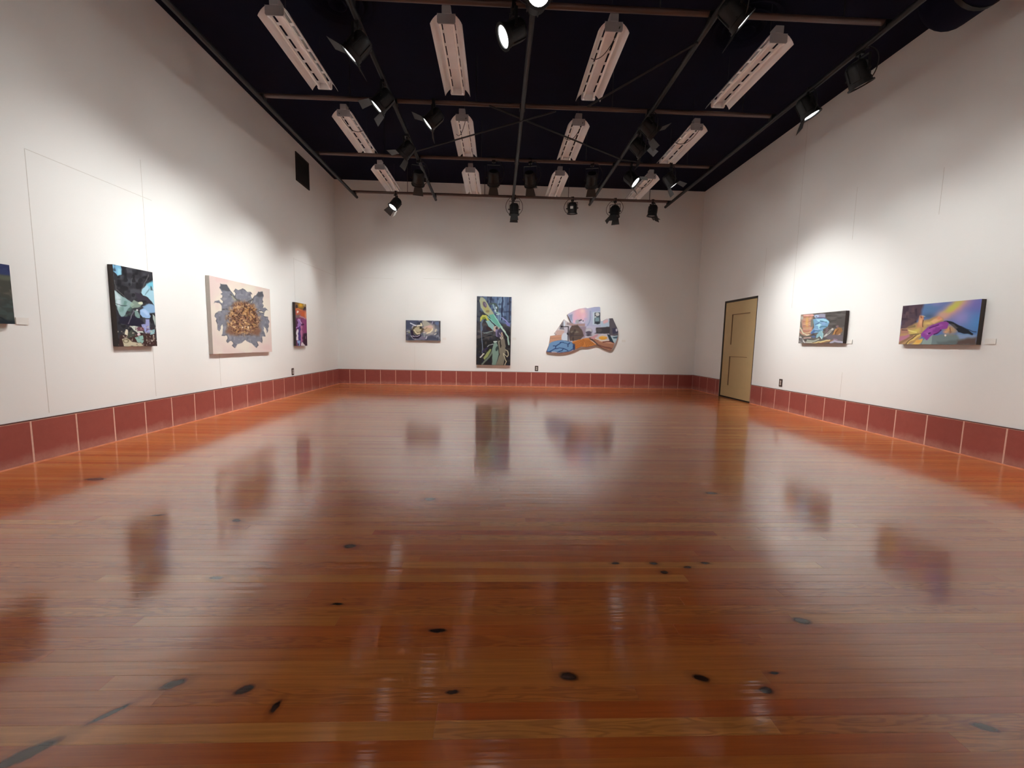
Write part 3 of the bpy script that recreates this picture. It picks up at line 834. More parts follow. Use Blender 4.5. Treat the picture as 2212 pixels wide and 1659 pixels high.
def art_studio_cutout(X, Y, u):
    p = Paint(X, Y, (190, 186, 200), u, 27)
    p.warp(6, 60)
    p.poly([(690, 350), (760, 300), (1160, 160), (1220, 180), (1540, 140), (1540, 660), (1000, 640), (800, 560)], (178, 184, 212), soft=20)
    p.glow(1020, 330, 190, 190, (232, 178, 190), p=1.6); p.glow(1080, 260, 60, 60, (240, 206, 200)); p.glow(900, 440, 60, 60, (226, 176, 200)); p.glow(1110, 400, 50, 90, (236, 190, 206))
    p.blot(90, 4, (192, 170, 212), .6, 5, .6, mask=((p.X > 1120) & (p.Y < 620)) * 1.0)
    p.poly([(1280, 180), (1540, 150), (1540, 280), (1330, 290)], (170, 178, 214), soft=30); p.line([(1280, 260), (1280, 480), (1200, 650)], 30, (140, 152, 190), .7)
    p.line([(700, 360), (800, 545)], 22, (64, 64, 84)); p.poly([(740, 360), (830, 330), (820, 500), (780, 470)], (140, 150, 180), soft=20)
    p.poly([(1340, 280), (1560, 270), (1560, 600), (1340, 600)], (196, 214, 226)); p.poly([(1385, 300), (1530, 290), (1525, 580), (1380, 580)], (66, 74, 84))
    p.ell(1455, 340, 50, 40, (206, 208, 206)); p.ell(1410, 410, 26, 22, (206, 206, 210)); p.poly([(1400, 420), (1500, 410), (1500, 510), (1400, 520)], (120, 150, 160), soft=20); p.ell(1460, 560, 50, 30, (46, 52, 64))
    p.poly([(1540, 505), (1720, 440), (1760, 450), (1760, 660), (1540, 650)], (184, 204, 222)); p.poly([(1590, 520), (1720, 450), (1730, 530), (1620, 580)], (228, 184, 192), soft=20)
    p.poly([(1755, 430), (1845, 430), (1990, 770), (1980, 900), (1760, 860)], (92, 88, 96)); p.poly([(1820, 690), (1950, 680), (1980, 800), (1850, 840)], (66, 64, 86), soft=10); p.ell(1940, 730, 20, 36, (206, 206, 220))
    p.poly([(1380, 670), (1770, 650), (1770, 820), (1380, 820)], (64, 60, 66), soft=16); p.ell(1500, 740, 70, 50, (84, 78, 80), soft=20)
    p.poly([(1080, 630), (1420, 640), (1420, 800), (1100, 880)], (190, 190, 214), soft=20)
    p.poly([(980, 640), (1180, 640), (1140, 920), (1000, 960)], (150, 134, 150), soft=30)
    p.ell(1240, 770, 96, 90, (150, 146, 160)); p.ell(1240, 740, 76, 54, (196, 194, 204)); p.ell(1240, 800, 70, 40, (86, 80, 96)); p.ell(1240, 860, 80, 20, (62, 58, 70))
    p.poly([(380, 810), (620, 460), (800, 540), (760, 640), (640, 640), (600, 800), (430, 860)], (204, 200, 204)); p.poly([(520, 620), (600, 500), (620, 720), (510, 720)], (120, 116, 124)); p.line([(620, 520), (630, 640)], 28, (206, 222, 236))
    p.poly([(430, 740), (620, 740), (620, 860), (400, 860)], (196, 166, 158), soft=20); p.poly([(700, 540), (850, 560), (850, 640), (680, 600)], (150, 136, 140), soft=14)
    p.poly([(740, 580), (1150, 570), (1140, 640), (760, 620)], (170, 140, 138)); p.ell(870, 520, 26, 46, (232, 190, 206)); p.ell(960, 520, 46, 50, (168, 170, 176)); p.ell(1080, 520, 40, 40, (210, 204, 220)); p.line([(1000, 500), (1050, 480)], 30, (70, 66, 80)); p.ell(1095, 500, 14, 18, (60, 60, 80))
    p.poly([(760, 700), (820, 620), (960, 600), (1060, 720), (1120, 880), (1010, 980), (760, 1010), (740, 840)], (92, 78, 72)); p.ell(880, 780, 100, 30, (120, 110, 96), soft=14); p.blot(50, 12, (62, 52, 52), .55, 6, .7, mask=p.mask_ell(900, 830, 170, 200, 3))
    p.line([(780, 870), (1060, 860)], 16, (70, 62, 66)); p.line([(850, 780), (850, 1000)], 14, (66, 56, 56), .7)
    p.poly([(260, 880), (560, 850), (720, 980), (700, 1040), (250, 1060)], (196, 146, 118)); p.line([(280, 940), (540, 930)], 14, (170, 120, 96))
    p.ell(632, 900, 74, 100, (206, 214, 224)); p.poly([(558, 900), (706, 900), (710, 1000), (560, 990)], (204, 214, 226))
    p.ell(562, 648, 22, 22, (30, 26, 30)); p.line([(570, 645), (730, 648), (725, 800), (720, 1000)], 20, (38, 32, 38)); p.ell(712, 825, 22, 30, (40, 36, 40))
    p.poly([(820, 1020), (1130, 940), (1240, 930), (1450, 1100), (1330, 1140), (1170, 1170), (1040, 1160), (880, 1230)], (206, 130, 66))
    for k in range(5): p.line([(850, 1070 + k * 38), (1010 + k * 10, 1010 + k * 34), (1110, 965 + k * 30)], 13, (150, 84, 40))
    for k in range(5): p.line([(1120 + k * 36, 980 + k * 4), (1190 + k * 44, 1130 - k * 10)], 13, (150, 88, 44))
    p.ell(560, 1145, 325, 155, (40, 62, 110)); p.poly([(165, 1285), (240, 1110), (300, 1060), (300, 1300)], (40, 62, 110)); p.ell(545, 1140, 320, 148, (106, 146, 190)); p.poly([(185, 1270), (250, 1110), (420, 1060), (420, 1280)], (106, 146, 190)); p.ell(870, 1170, 30, 90, (46, 64, 104), soft=16)
    navy = (36, 60, 106)
    p.line([(520, 1045), (600, 1040)], 20, navy); p.line([(540, 1045), (480, 1090), (410, 1135), (350, 1130)], 20, navy); p.line([(410, 1135), (400, 1200), (320, 1240), (230, 1285)], 20, navy); p.line([(400, 1200), (500, 1185), (600, 1200), (720, 1250)], 20, navy); p.line([(600, 1200), (560, 1250), (450, 1290)], 20, navy); p.line([(760, 1060), (720, 1090), (720, 1150)], 22, navy); p.line([(600, 1040), (720, 1090)], 13, navy)
    p.line([(170, 1300), (500, 1322), (760, 1290), (900, 1240)], 30, (150, 110, 100))
    p.poly([(1250, 920), (1400, 880), (1800, 1000), (1900, 1060), (1850, 1180), (1800, 1250), (1600, 1200), (1430, 1100)], (172, 120, 96)); p.line([(1460, 1110), (1640, 1160), (1820, 1200)], 40, (126, 82, 72)); p.line([(1500, 1000), (1700, 1050), (1880, 1060)], 30, (206, 160, 134)); p.line([(1600, 1030), (1800, 1020), (1870, 1050)], 22, (96, 40, 46))
    p.poly([(1240, 920), (1340, 960), (1500, 1110), (1430, 1090), (1300, 1000)], (84, 66, 64)); p.line([(1290, 990), (1410, 1080)], 20, (222, 190, 170))
    p.poly([(1280, 930), (1400, 860), (1480, 830), (1440, 940), (1360, 960)], (204, 150, 160), soft=16)
    p.poly([(1400, 920), (1580, 820), (1690, 830), (1770, 990), (1600, 1010)], (206, 200, 206)); p.ell(1600, 930, 110, 46, (232, 168, 62)); p.ell(1600, 900, 80, 20, (240, 190, 100)); p.line([(1410, 940), (1560, 1000), (1750, 1000)], 20, (236, 226, 210))
    p.poly([(1700, 830), (1780, 860), (1880, 1050), (1770, 1010)], (44, 60, 72)); p.poly([(1790, 890), (1980, 870), (1950, 970), (1890, 1060)], (176, 206, 216)); p.poly([(1840, 910), (1970, 890), (1960, 940), (1870, 945)], (64, 90, 110))
    return p

def art_blue_cloth(X, Y, u):
    p = Paint(X, Y, (104, 98, 94), u, 31)
    p.warp(13, 90)
    p.poly([(1150, 200), (1900, 180), (1850, 760), (1250, 780), (1150, 500)], (84, 80, 78), soft=60); p.blot(110, 3, (112, 108, 106), .55, 4, .6, sx=.4, sy=2); p.blot(90, 4, (64, 62, 60), .6, 5, .6, sx=.5, sy=2)
    p.poly([(230, 300), (720, 290), (700, 900), (480, 1050), (230, 1000)], (186, 140, 122), soft=40)
    for i in range(13):
        y = 330 + i * 54
        p.line([(400, y + (i % 3) * 10), (560, y + 16), (660, y)], 24, ((232, 176, 150), (206, 130, 104), (236, 200, 150))[i % 3], .85, soft=16)
        p.line([(380, y + 26), (600, y + 34)], 13, (116, 96, 90), .8, soft=10)
    p.glow(520, 580, 50, 180, (236, 190, 104), al=.7); p.line([(430, 330), (740, 330)], 40, (242, 180, 172))
    p.poly([(230, 300), (380, 310), (340, 600), (370, 900), (230, 900)], (140, 134, 128), soft=40, al=.8); p.ell(350, 420, 40, 60, (176, 178, 172), soft=30); p.line([(300, 560), (350, 760), (330, 860)], 26, (96, 90, 88)); p.line([(290, 760), (400, 960), (520, 1020), (590, 1000)], 40, (214, 206, 176))
    p.line([(260, 950), (400, 1060), (460, 1080)], 50, (104, 100, 92)); p.line([(300, 1080), (450, 1260)], 46, (206, 206, 204)); p.line([(240, 1200), (380, 1280)], 60, (130, 128, 126)); p.ell(340, 1170, 40, 70, (110, 108, 110), ang=-.5)
    p.poly([(640, 500), (740, 440), (720, 700), (640, 760)], (128, 126, 116), soft=30)
    p.poly([(760, 320), (900, 300), (1150, 300), (1150, 430), (800, 440)], (158, 158, 182), soft=30); p.ell(850, 370, 80, 60, (176, 196, 226)); p.ell(836, 392, 16, 26, (64, 74, 104)); p.line([(880, 430), (1160, 450)], 40, (88, 84, 122))
    p.poly([(720, 480), (830, 450), (1180, 460), (1270, 600), (1200, 740), (1060, 840), (1060, 900), (700, 960), (640, 950), (760, 760)], (126, 172, 210))
    p.poly([(830, 480), (1160, 475), (1250, 570), (1240, 620), (1100, 560), (980, 530), (930, 590)], (166, 220, 240), soft=16); p.line([(980, 545), (1080, 580), (1190, 590)], 30, (70, 110, 136)); p.line([(800, 660), (930, 590)], 26, (76, 110, 150)); p.poly([(820, 690), (920, 630), (1020, 680), (940, 760), (960, 820), (910, 820), (890, 720)], (178, 232, 244), soft=14)
    p.line([(950, 780), (1060, 740), (1160, 750)], 30, (84, 130, 150)); p.ell(1080, 630, 70, 50, (140, 178, 222), soft=20); p.line([(740, 520), (740, 620)], 30, (110, 160, 170)); p.poly([(640, 960), (760, 830), (800, 900), (700, 980)], (82, 112, 168)); p.line([(790, 870), (1000, 880)], 26, (70, 110, 140)); p.line([(780, 820), (880, 830)], 30, (150, 186, 224))
    p.poly([(820, 1100), (850, 1000), (960, 880), (1020, 880), (1070, 1000), (1060, 1100), (1010, 1160), (940, 1060), (850, 1120)], (142, 190, 204)); p.line([(950, 1080), (1000, 1145)], 26, (216, 240, 240)); p.line([(1010, 900), (1040, 1020), (1040, 1100)], 22, (176, 216, 210)); p.poly([(640, 1080), (760, 1030), (820, 1060), (760, 1120)], (86, 108, 150), soft=20)
    p.line([(1110, 1070), (1240, 960), (1380, 830)], 56, (206, 206, 200)); p.line([(1200, 990), (1330, 880)], 20, (64, 64, 64)); p.poly([(1290, 1090), (1420, 920), (1530, 760), (1680, 800), (1700, 900), (1560, 1060), (1400, 1140)], (150, 108, 70)); p.line([(1360, 1090), (1480, 830)], 30, (206, 150, 90)); p.line([(1450, 1100), (1460, 950), (1560, 840)], 24, (110, 70, 44)); p.ell(1530, 740, 46, 40, (130, 104, 106)); p.line([(1540, 1050), (1600, 1010)], 36, (222, 186, 160)); p.poly([(1150, 820), (1230, 760), (1200, 940), (1100, 980)], (120, 104, 110), soft=20)
    p.poly([(1080, 1080), (1320, 1020), (1700, 1040), (1680, 1200), (1300, 1200)], (112, 104, 112), soft=40); p.line([(540, 1200), (760, 1210), (900, 1160)], 50, (170, 176, 160)); p.line([(700, 1290), (1000, 1240), (1270, 1190)], 40, (236, 216, 150)); p.line([(900, 1290), (1200, 1250), (1400, 1200)], 34, (150, 110, 80)); p.line([(1300, 1280), (1420, 1230), (1660, 1260)], 60, (178, 176, 196)); p.line([(1400, 1180), (1500, 1180)], 40, (150, 130, 150)); p.line([(420, 1120), (640, 1100)], 34, (206, 176, 164)); p.line([(500, 1250), (700, 1260)], 40, (196, 196, 180))
    return p

def art_purple_scarf(X, Y, u):
    p = Paint(X, Y, (96, 128, 190), u, 37)
    p.warp(12, 90)
    p.glow(1750, 560, 330, 260, (82, 148, 214)); p.glow(1700, 250, 300, 200, (118, 118, 196)); p.glow(1450, 520, 200, 170, (150, 148, 214)); p.glow(820, 330, 200, 120, (92, 132, 178)); p.glow(820, 480, 140, 60, (74, 100, 130)); p.glow(930, 230, 160, 60, (130, 138, 196))
    p.glow(1300, 340, 400, 130, (190, 150, 200), ang=-.62); p.glow(1290, 330, 380, 90, (222, 170, 140), ang=-.62); p.glow(1270, 310, 260, 68, (208, 208, 100), ang=-.62, p=1.5); p.glow(1100, 460, 110, 60, (216, 168, 150))
    p.poly([(200, 250), (690, 240), (640, 440), (580, 560), (480, 720), (240, 760)], (82, 66, 78), soft=60); p.blot(70, 4, (106, 84, 86), .6, 5, .6, mask=((p.X < 620) & (p.Y < 700)) * 1.0); p.blot(60, 6, (54, 42, 56), .6, 5, .6, mask=((p.X < 560) & (p.Y < 760)) * 1.0)
    p.poly([(230, 760), (560, 620), (960, 490), (1080, 520), (1100, 580), (760, 720), (650, 860), (480, 1050), (200, 1060)], (186, 150, 104), soft=40)
    p.poly([(600, 480), (700, 470), (690, 700), (560, 740), (590, 600)], (206, 140, 110), soft=20); p.glow(640, 600, 40, 80, (240, 190, 140)); p.line([(690, 570), (685, 690)], 16, (84, 50, 40)); p.line([(630, 500), (650, 520)], 20, (150, 90, 60)); p.line([(660, 480), (720, 490)], 14, (206, 206, 180))
    p.poly([(820, 600), (1000, 490), (1070, 540), (900, 640)], (236, 190, 140), soft=30); p.glow(800, 640, 80, 40, (240, 216, 120)); p.glow(1000, 520, 50, 30, (226, 150, 120))
    p.glow(540, 780, 160, 50, (222, 206, 106), ang=-.3); p.line([(380, 760), (560, 800)], 24, (236, 224, 140)); p.line([(400, 700), (520, 680)], 34, (140, 120, 84)); p.poly([(240, 730), (380, 740), (400, 840), (240, 840)], (176, 130, 110), soft=30); p.line([(270, 760), (360, 760)], 20, (84, 62, 66)); p.line([(430, 860), (650, 830)], 18, (96, 84, 60))
    p.poly([(215, 900), (430, 840), (420, 920), (215, 1000)], (186, 124, 146), soft=24); p.line([(230, 1030), (480, 880)], 44, (150, 114, 90)); p.line([(400, 1030), (640, 850)], 40, (232, 204, 120)); p.line([(360, 1040), (560, 870)], 16, (84, 64, 48)); p.line([(440, 1030), (640, 900)], 40, (190, 150, 100)); p.poly([(470, 1060), (560, 960), (690, 930), (700, 990), (600, 1060)], (236, 196, 104), soft=20); p.glow(600, 980, 50, 26, (240, 176, 90))
    p.poly([(640, 1060), (700, 940), (900, 860), (1300, 850), (1780, 870), (1780, 1060)], (120, 140, 142), soft=16); p.poly([(700, 960), (900, 850), (870, 1060), (680, 1060)], (150, 172, 170), soft=10); p.poly([(1380, 840), (1780, 850), (1780, 920), (1450, 940)], (138, 164, 206), soft=40); p.poly([(1400, 960), (1600, 930), (1790, 910), (1790, 1060), (1350, 1060)], (96, 80, 76), soft=60); p.poly([(1000, 1000), (1400, 960), (1380, 1060), (1000, 1060)], (104, 116, 120), soft=50)
    p.glow(1250, 760, 140, 90, (196, 160, 120), p=1.6); p.glow(1200, 740, 40, 50, (226, 170, 110)); p.glow(1160, 810, 50, 30, (236, 180, 130)); p.ell(1160, 868, 22, 16, (250, 236, 226)); p.line([(1240, 720), (1260, 820)], 26, (150, 110, 84)); p.blot(40, 9, (150, 120, 96), .6, 6, .6, mask=p.mask_ell(1240, 770, 160, 100))
    p.poly([(1090, 580), (1180, 575), (1300, 610), (1480, 700), (1720, 830), (1700, 860), (1410, 810), (1330, 700), (1210, 640)], (36, 40, 50)); p.poly([(1230, 640), (1320, 650), (1400, 720), (1360, 740)], (84, 84, 84), soft=20); p.line([(1450, 690), (1600, 760), (1770, 800)], 15, (44, 60, 84)); p.line([(1400, 830), (1700, 870)], 16, (120, 160, 200))
    p.poly([(650, 840), (720, 760), (860, 670), (1060, 590), (1160, 590), (1210, 630), (1180, 720), (1000, 780), (900, 850), (840, 900), (790, 975), (720, 920), (660, 890)], (152, 74, 166)); p.poly([(700, 820), (860, 720), (1060, 640), (1100, 670), (900, 760), (760, 860)], (170, 92, 184), soft=30); p.line([(830, 730), (1010, 655)], 18, (84, 36, 100)); p.line([(800, 830), (840, 815)], 22, (64, 24, 84)); p.line([(920, 840), (1060, 770)], 26, (74, 36, 84)); p.ell(790, 835, 18, 12, (200, 150, 210)); p.blot(60, 14, (126, 56, 144), .6, 6, .6, mask=p.mask_ell(900, 760, 230, 110))
    return p

picture('small dark landscape canvas cut off by the edge of the view, nearest the viewer', 'L', 2.55, 3.404, 1.148, 1.602, .054, M['edge_dark'], 90, 50,
        [(-1650, 0), (205, 125), (295, 1380), (-1650, 1400)], art_forest)
picture('tall dark canvas of blue and black leaves with pebbles at its foot', 'L', 4.28, 4.75, 0.963, 1.770, .054, M['edge_dark'], 110, 170,
        [(205, 85), (858, 215), (932, 1490), (275, 1500)], art_blue_leaves)
picture('large pale pink canvas with a symmetrical grey ink-blot shape and brown centre', 'L', 5.65, 7.092, 0.847, 1.881, .054, M['edge_pale'], 190, 150,
        [(155, 85), (1328, 340), (1380, 1520), (220, 1560)], art_ink_blot)
picture('narrow purple and orange drapery canvas above a wall outlet', 'L', 7.947, 8.39, 0.938, 1.755, .054, M['edge_dark'], 60, 110,
        [(285, 215), (590, 270), (612, 1415), (305, 1425)], art_violet_drape)
picture('small grey-blue canvas of a round cup and saucer', 'B', -2.217, -1.397, 1.090, 1.566, .06, M['edge_dark'], 130, 76,
        [(330, 235), (1825, 265), (1815, 1090), (330, 1060)], art_cup)
picture('tall narrow dark canvas with a long pale leaf, hung low to the tiles', 'B', -0.521, 0.310, 0.526, 2.170, .07, M['edge_grey'], 110, 200,
        [(185, 95), (868, 105), (850, 1465), (175, 1460)], art_spoon_leaf)
picture('small canvas of crumpled pale blue cloth beside orange folds', 'R', 6.512, 5.653, 1.162, 1.618, .054, M['edge_dark'], 140, 80,
        [(305, 300), (1850, 195), (1680, 1305), (245, 1280)], art_blue_cloth)
picture('wide canvas with a purple scarf and a yellow glow on blue', 'R', 4.840, 4.030, 1.153, 1.610, .054, M['edge_dark'], 200, 110,
        [(265, 285), (1835, 150), (1780, 1050), (215, 1045)], art_purple_scarf)

# the shaped panel
OUT = [(705,350),(760,310),(870,250),(1000,200),(1160,175),(1210,190),(1380,155),(1500,150),(1525,165),(1535,500),(1560,510),(1600,500),(1700,450),(1750,450),(1760,440),(1840,435),(1870,500),(1960,690),(1980,770),(1975,900),(1930,1040),(1880,1140),(1800,1245),(1700,1225),(1600,1190),(1500,1130),(1420,1105),(1330,1130),(1180,1165),(1050,1150),(960,1200),(850,1260),(700,1300),(500,1325),(300,1310),(170,1290),(190,1240),(240,1120),(265,990),(280,880),(400,860),(430,850),(385,810),(450,730),(520,620),(600,500),(625,465),(660,490),(740,540),(790,540),(750,450)]
def cut_to_room(u, v):
    return (9.778e-04 * u + 3.66e-05 * v + 0.9695, 1.994e-05 * u - 9.624e-04 * v + 2.1022)
def shaped_panel():
    th = 0.065
    root = thing('painting', 'irregular cut-out panel of a cluttered studio with a blue rounded shape', 'painting', (2.05, YB, 0.83), 0, 'pictures hung on the walls')
    def inside(x, y):
        c = False; n = len(OUT)
        for i in range(n):
            x0, y0 = OUT[i]; x1, y1 = OUT[(i + 1) % n]
            if (y0 > y) != (y1 > y) and x < (x1 - x0) * (y - y0) / (y1 - y0) + x0: c = not c
        return c
    pts = [Vector(p) for p in OUT]; n = len(pts)
    edges = [(i, (i + 1) % n) for i in range(n)]
    st = 11.0
    for iy in range(int(1200 / st)):
        for ix in range(int(1840 / st)):
            x, y = 160 + ix * st + (st / 2 if iy % 2 else 0), 140 + iy * st
            if inside(x, y): pts.append(Vector((x, y)))
    V, E_, F_, *_ = delaunay_2d_cdt(pts, edges, [], 1, 0.5)
    X = np.array([v.x for v in V]); Y = np.array([v.y for v in V])
    p = art_studio_cutout(X, Y, 12.0)
    R3 = []
    for v in V:
        x, z = cut_to_room(v.x, v.y); R3.append((x - 2.05, -th - .0006, z - 0.83))
    me = bpy.data.meshes.new('painted_face')
    me.from_pydata(R3, [], [tuple(reversed(f)) for f in F_])
    at = me.color_attributes.new('paint', 'FLOAT_COLOR', 'POINT')
    at.data.foreach_set('color', p.linear().ravel())
    me.materials.append(M['paint'])
    # face the viewer
    bm = bmesh.new(); bm.from_mesh(me)
    for f in bm.faces:
        if f.normal.y > 0: f.normal_flip()
    bm.to_mesh(me); bm.free()
    link('painted_face', me, root)
    bm = bmesh.new()
    fr, bk = [], []
    for (u, v) in OUT:
        x, z = cut_to_room(u, v)
        fr.append(bm.verts.new((x - 2.05, -th, z - .83))); bk.append(bm.verts.new((x - 2.05, -0.004, z - .83)))
    for i in range(n):
        bm.faces.new((fr[i], fr[(i + 1) % n], bk[(i + 1) % n], bk[i]))
    bm.faces.new(fr); bm.faces.new(list(reversed(bk)))
    link('panel_sides', mesh('panel_sides', bm, M['edge_wood']), root)
shaped_panel()

# ------------------------------------------------------------------ wall cards, outlets, vent
def wall_frame(wall, s, z):
    if wall == 'L': return (XL, s, z), math.pi / 2
    if wall == 'R': return (XR, s, z), -math.pi / 2
    return (s, YB, z), 0.0
for wall, s, z, lab in (('L', 3.50, 1.175, 'tiny white caption card beside the dark landscape canvas'),
                        ('B', -1.30, 1.14, 'tiny white caption card beside the cup painting'),
                        ('B', 0.40, 1.175, 'tiny white caption card beside the tall leaf painting'),
                        ('B', 3.10, 1.175, 'tiny white caption card beside the cut-out panel'),
                        ('R', 5.60, 1.185, 'tiny white caption card beside the blue cloth painting'),
                        ('R', 3.95, 1.185, 'tiny white caption card beside the purple scarf painting')):
    loc, rz = wall_frame(wall, s, z)
    o = boxes('caption_card', [(-0.045, 0.045, -0.008, -0.0015, -0.028, 0.028)], M['card'], None, loc)
    o.rotation_euler = (0, 0, rz)
    tag(o, lab, 'card', 'caption cards beside the pictures')
for wall, s, z, lab in (('L', 7.875, 0.453, 'bronze wall outlet below the narrow purple painting'),
                        ('B', 0.962, 0.457, 'bronze wall outlet between the leaf painting and the cut-out panel'),
                        ('R', 6.917, 0.480, 'bronze wall outlet next to the tan door')):
    loc, rz = wall_frame(wall, s, z)
    o = thing('wall_outlet', lab, 'outlet', loc, rz, 'wall outlets above the tiles')
    bm = bmesh.new(); box(bm, -0.041, 0.041, -0.008, -0.001, -0.066, 0.066)
    bmesh.ops.bevel(bm, geom=[e for e in bm.edges], offset=0.003, segments=2, affect='EDGES')
    link('cover_plate', mesh('cover_plate', bm, M['plate']), o)
    for zz in (-0.022, 0.022):
        sk = boxes('socket', [(-0.016, 0.016, -0.011, -0.007, zz - 0.018, zz + 0.018)], M['socket'], o)
        boxes('slots', [(-0.008, -0.005, -0.0118, -0.0105, zz - 0.006, zz + 0.008), (0.005, 0.008, -0.0118, -0.0105, zz - 0.006, zz + 0.008)], M['black'], sk)
vent = thing('air_vent', 'dark square air grille high on the wall above the pictures', 'vent', (XL, 8.51, 4.05), math.pi / 2)
boxes('backing', [(-0.26, 0.26, -0.006, -0.001, 0.01, 0.51)], M['vent_hole'], vent)
boxes('frame', [(-0.27, -0.245, -0.018, -0.001, 0, 0.52), (0.245, 0.27, -0.018, -0.001, 0, 0.52), (-0.27, 0.27, -0.018, -0.001, 0, 0.025), (-0.27, 0.27, -0.018, -0.001, 0.495, 0.52)], M['vent'], vent)
bm = bmesh.new()
v_ = [bm.verts.new(c) for c in ((-.245, -.004, 0), (.245, -.004, 0), (.245, -.016, -.014), (-.245, -.016, -.014), (-.245, -.004, -.003), (.245, -.004, -.003), (.245, -.016, -.017), (-.245, -.016, -.017))]
for f in ((0, 1, 2, 3), (7, 6, 5, 4), (0, 4, 5, 1), (3, 2, 6, 7), (0, 3, 7, 4), (1, 5, 6, 2)): bm.faces.new([v_[i] for i in f])
slat_me = mesh('louver', bm, M['vent'])
for i in range(18): link('louver', slat_me, vent, (0, 0, 0.05 + i * 0.0258))

# ------------------------------------------------------------------ pipe grid
grid = thing('pipe_grid', 'dark pipe lighting grid hung below the black ceiling', 'pipe grid', (0.28, 6.5, ZL))
G = Vector((0.28, 6.5, ZL))
def gpipe(name, pts, r, mat, seg=10):
    bm = bmesh.new()
    tube(bm, [Vector(p) - G for p in pts], r, seg)
    return link(name, mesh(name, bm, mat, True), grid)
for x in PIPE_X: gpipe('long_pipe', [(x, -2.6, ZL), (x, 9.24, ZL)], 0.028, M['pipe'])
for y in PIPE_Y: gpipe('cross_pipe', [(PIPE_X[0] - 0.07, y, ZT), (PIPE_X[-1] + 0.07, y, ZT)], 0.027, M['pipe_cross'])
for y in PIPE_Y:
    for x in PIPE_X:
        bm = bmesh.new()
        box(bm, -0.036, 0.036, -0.036, 0.036, -0.0, 0.06)
        link('clamp', mesh('clamp', bm, M['black']), grid, Vector((x, y, ZL)) - G)
    for x in (-1.95, -0.33, 1.45, 3.2):
        gpipe('hanger_rod', [(x, y, ZT), (x, y, ZC + .001)], 0.006, M['wire'], 6)
zb_ = 4.075
for a, b_ in (((-1.36, 6.93, zb_), (0.70, 5.64, zb_)), ((-0.16, 5.61, zb_ + .02), (1.944, 6.94, zb_)), ((1.09, 5.5, zb_), (1.93, 4.33, zb_)),
              ((1.9, 6.95, zb_), (2.35, 7.10, zb_ + .03)), ((-1.1, 2.6, zb_), (0.27, 3.9, zb_))):
    gpipe('diagonal_brace', [a, b_], 0.011, M['pipe'], 8)

# ------------------------------------------------------------------ fluorescent fixtures
FL = 1.19      # length
def fixture_parts():
    P = {}
    L2 = FL / 2
    # channel: centre plate and outer strips joined by short bridges, so the slots are open
    bm = bmesh.new()
    box(bm, -0.052, 0.052, -L2, L2, 0.0, 0.006)
    for s in (-1, 1):
        box(bm, min(s * .080, s * .090), max(s * .080, s * .090), -L2, L2, 0.0, 0.006)
        for i in range(7):
            y = -L2 + 0.02 + i * (FL - 0.04) / 6
            box(bm, min(s * .052, s * .080), max(s * .052, s * .080), y - 0.018, y + 0.018, 0.0, 0.006)
    for y in (-0.2, 0.2): box(bm, -0.058, 0.058, y - 0.001, y + 0.001, -0.0008, 0.0)
    P['channel'] = mesh('channel', bm, M['fix_white'])
    bm = bmesh.new()   # ballast cover above
    box(bm, -0.046, 0.046, -L2 + 0.06, L2 - 0.06, 0.006, 0.045)
    P['ballast_cover'] = mesh('ballast_cover', bm, M['fix_white'])
    for s, nm in ((-1, 'wing_a'), (1, 'wing_b')):
        bm = bmesh.new()
        prof = [(0.086, 0.003), (0.105, -0.010), (0.128, -0.034), (0.148, -0.062), (0.160, -0.086)]
        up = [(x + 0.002, z + 0.003) for x, z in prof]
        ring = prof + list(reversed(up))
        a = [bm.verts.new((s * x, -L2 - 0.012, z)) for x, z in ring]
        c = [bm.verts.new((s * x, L2 + 0.012, z)) for x, z in ring]
        n = len(ring)
        for i in range(n): bm.faces.new((a[i], a[(i + 1) % n], c[(i + 1) % n], c[i]))
        bm.faces.new(a); bm.faces.new(list(reversed(c)))
        P[nm] = mesh('reflector_wing', bm, M['fix_white'])
    def plate(mat):
        bm = bmesh.new()
        prof = [(-.092, .02), (.092, .02), (.092, -.060), (.082, -.074), (-.082, -.074), (-.092, -.060)]
        a = [bm.verts.new((x, -.004, z)) for x, z in prof]; c = [bm.verts.new((x, .004, z)) for x, z in prof]
        n = len(prof)
        for i in range(n): bm.faces.new((a[i], a[(i + 1) % n], c[(i + 1) % n], c[i]))
        bm.faces.new(a); bm.faces.new(list(reversed(c)))
        return mesh('end_plate', bm, mat)
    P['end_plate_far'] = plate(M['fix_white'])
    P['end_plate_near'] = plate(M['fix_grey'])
    bm = bmesh.new()
    tube(bm, [(0, -L2 + 0.03, 0), (0, L2 - 0.03, 0)], 0.0135, 10)
    P['tube'] = mesh('lamp_tube', bm, M['tube'], True)
    bm = bmesh.new()
    box(bm, -0.012, 0.012, -0.014, 0.014, -0.02, 0.050)
    P['holder'] = mesh('lamp_holder', bm, M['fix_white'])
    bm = bmesh.new()
    box(bm, -0.045, 0.045, -0.05, 0.05, 0, 0.075)
    bmesh.ops.bevel(bm, geom=[e for e in bm.edges], offset=0.005, segments=1, affect='EDGES')
    P['box'] = mesh('junction_box', bm, M['fix_grey'])
    bm = bmesh.new(); tube(bm, [(0, 0, 0), (0, 0, ZC - 4.33)], 0.0028, 6)
    P['wire'] = mesh('suspension_wire', bm, M['wire'])
    return P
FP = fixture_parts()
COLN = ['first column from vented wall', 'second column from vented wall', 'third column from vented wall', 'fourth column, by door wall']
ROWN = ['nearest row', 'middle row', 'row at the end wall']
FX = [-2.265, -0.572, 1.128, 2.885]
FYC = [5.10, 6.93, 8.745]
FZ = 4.33
FDZ = {}
